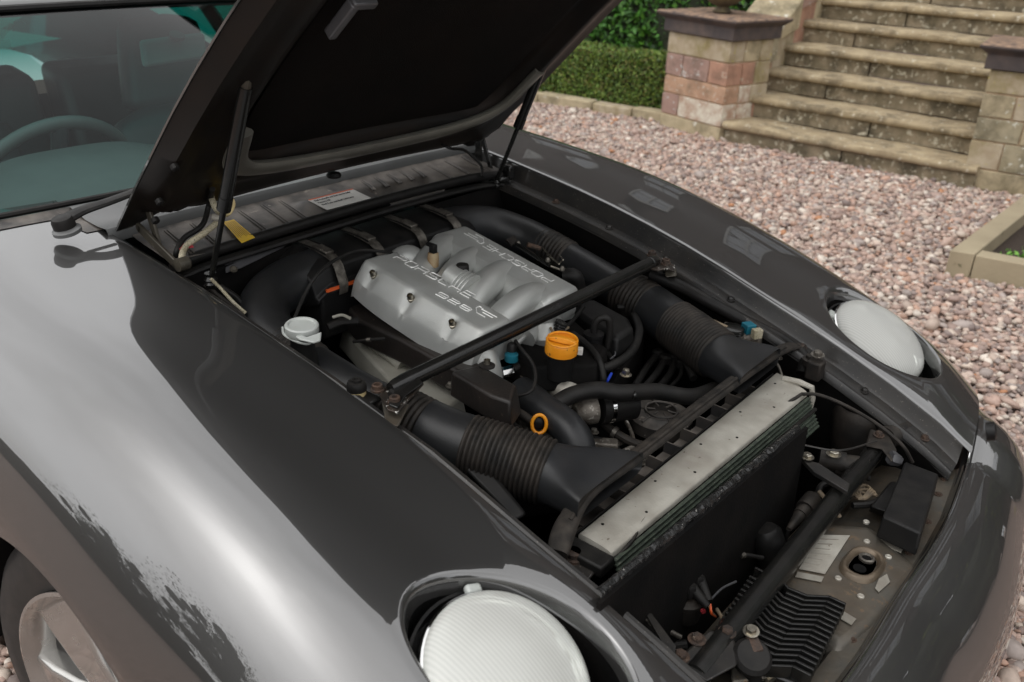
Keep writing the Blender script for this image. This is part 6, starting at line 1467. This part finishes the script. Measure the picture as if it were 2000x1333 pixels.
def seat(y, x):
    s_ = sub('seat', car)
    def pad(pts, w0_, w1_, th_, name):
        rows = []; n = len(pts)
        for i, p in enumerate(pts):
            t = (pts[min(i + 1, n - 1)] - pts[max(i - 1, 0)]).normalized(); nn_ = V(t.z, 0, -t.x); w_ = lerp(w0_, w1_, i / (n - 1)); e_ = 1 - max(0, abs(2 * i / (n - 1) - 1) - .8) * 2.5
            rows.append([p + V(0, math.copysign(abs(math.cos(q_)) ** .5, math.cos(q_)) * w_ * e_, 0) + nn_ * th_ * e_ * math.copysign(abs(math.sin(q_)) ** .5, math.sin(q_)) for q_ in np.linspace(0, 2 * math.pi, 24, endpoint=False)])
        mb = MB(); mb.grid(rows, True); mb.f += [tuple(range(24)), tuple((n - 1) * 24 + k for k in range(24))]; return mb.build(name, M['seat'], s_, angle=70)
    pad(catmull([V(x + .0, y, .50), V(x - .08, y, .75), V(x - .15, y, .93)], 8), .23, .20, .06, 'backrest')
    pad(catmull([V(x - .15, y, .90), V(x - .175, y, 1.0), V(x - .185, y, 1.11), V(x - .18, y, 1.155)], 6), .145, .10, .045, 'headrest')
    pad(catmull([V(x - .05, y, .50), V(x + .2, y, .52), V(x + .45, y, .52)], 8), .24, .24, .06, 'cushion')
seat(.17, -1.12); seat(-.42, -1.32)
# rear quarter: seat backs, side panel, parcel area, headliner
MB().hexa([V(-1.62, .02, .98), V(-1.62, .30, .98), V(-1.75, .30, 1.0), V(-1.75, .02, 1.0)], [V(-1.5, .02, .55), V(-1.5, .30, .55), V(-1.66, .30, .55), V(-1.66, .02, .55)]).build('rear_seat', M['seat'], it, bevel=.03, seg=4)
MB().hexa([V(-1.62, -.32, .98), V(-1.62, -.04, .98), V(-1.75, -.04, 1.0), V(-1.75, -.32, 1.0)], [V(-1.5, -.32, .55), V(-1.5, -.04, .55), V(-1.66, -.04, .55), V(-1.66, -.32, .55)]).build('rear_seat', M['seat'], it, bevel=.03, seg=4)
MB().box((-1.9, 0, .80), (.5, 1.3, .04)).build('parcel_shelf', M['seat'], it); MB().box((-1.3, 0, .30), (1.6, 1.5, .04)).build('floor', M['dark'], it)
for sg in (-1, 1): MB().box((-1.3, .74 * sg, .62), (1.4, .05, .62)).build('door_card', M['seat'], it, bevel=.02)
rows = [[V(x, y, 1.19 + .03 * math.sin((-x - 1.1) * 1.8) - .03 * abs(y) ** 2) for y in np.linspace(-.54, .54, 12)] for x in np.linspace(-1.16, -2.2, 14)]
MB().grid(rows).build('headliner', M['seat'], it)
# mirror
M['mirrorgrey'] = mat('mirror housing', (.20, .22, .22), (.17, .19, .19), 12, .4)
mi_ = sub('interior_mirror', car); mc_ = P(340, 97, x=-1.0)
MB().box(mc_, (.02, .20, .062), Matrix.Rotation(R_(12), 3, 'Z')).build('housing', M['mirrorgrey'], mi_, bevel=.012, seg=4)
MB().tube([mc_ + V(0, .0, .02), mc_ + V(.02, .0, .034)], .007, 10, smooth=False).lathe(mc_ + V(.02, 0, .034), (.4, 0, .9), [(.018, -.004), (.018, .004)], 18).build('stalk', M['seat'], mi_)
# rear body shell (beyond the frame)
rows = []
for x, hw, zt_ in ((-1.7, .87, .92), (-2.2, .90, .92), (-2.8, .88, .90), (-3.2, .80, .84), (-3.45, .70, .72)):
    rows.append([V(x, -hw, .3), V(x, -hw, zt_ - .25), V(x, -hw * .93, zt_ - .06), V(x, -hw * .75, zt_), V(x, 0, zt_ + .03), V(x, hw * .75, zt_), V(x, hw * .93, zt_ - .06), V(x, hw, zt_ - .25), V(x, hw, .3)])
mb = MB(); mb.grid(rows); mb.build('rear_body', M['paint'], car, angle=60)
rows = []
for x, z, hw in ((-2.35, 1.20, .50), (-2.8, 1.08, .52), (-3.2, .90, .55)): rows.append([V(x, y * hw, z - .04 * y * y) for y in np.linspace(-1, 1, 9)])
MB().grid(rows).build('tailgate_glass', M['sideglass'], car)
for sg in (-1, 1):
    MB().add([V(-1.72, .76 * sg, .91), V(-2.3, .52 * sg, 1.18), V(-3.2, .55 * sg, .90), V(-2.6, .78 * sg, .90)], [(0, 1, 2, 3)]).build('rear_quarter', M['paint'], car)
MB().add([(-1.75, -.7, .5), (-1.75, .7, .5), (-1.75, .7, .9), (-1.75, -.7, .9)], [(0, 1, 2, 3)]).build('bulkhead_trim', M['seat'], it)
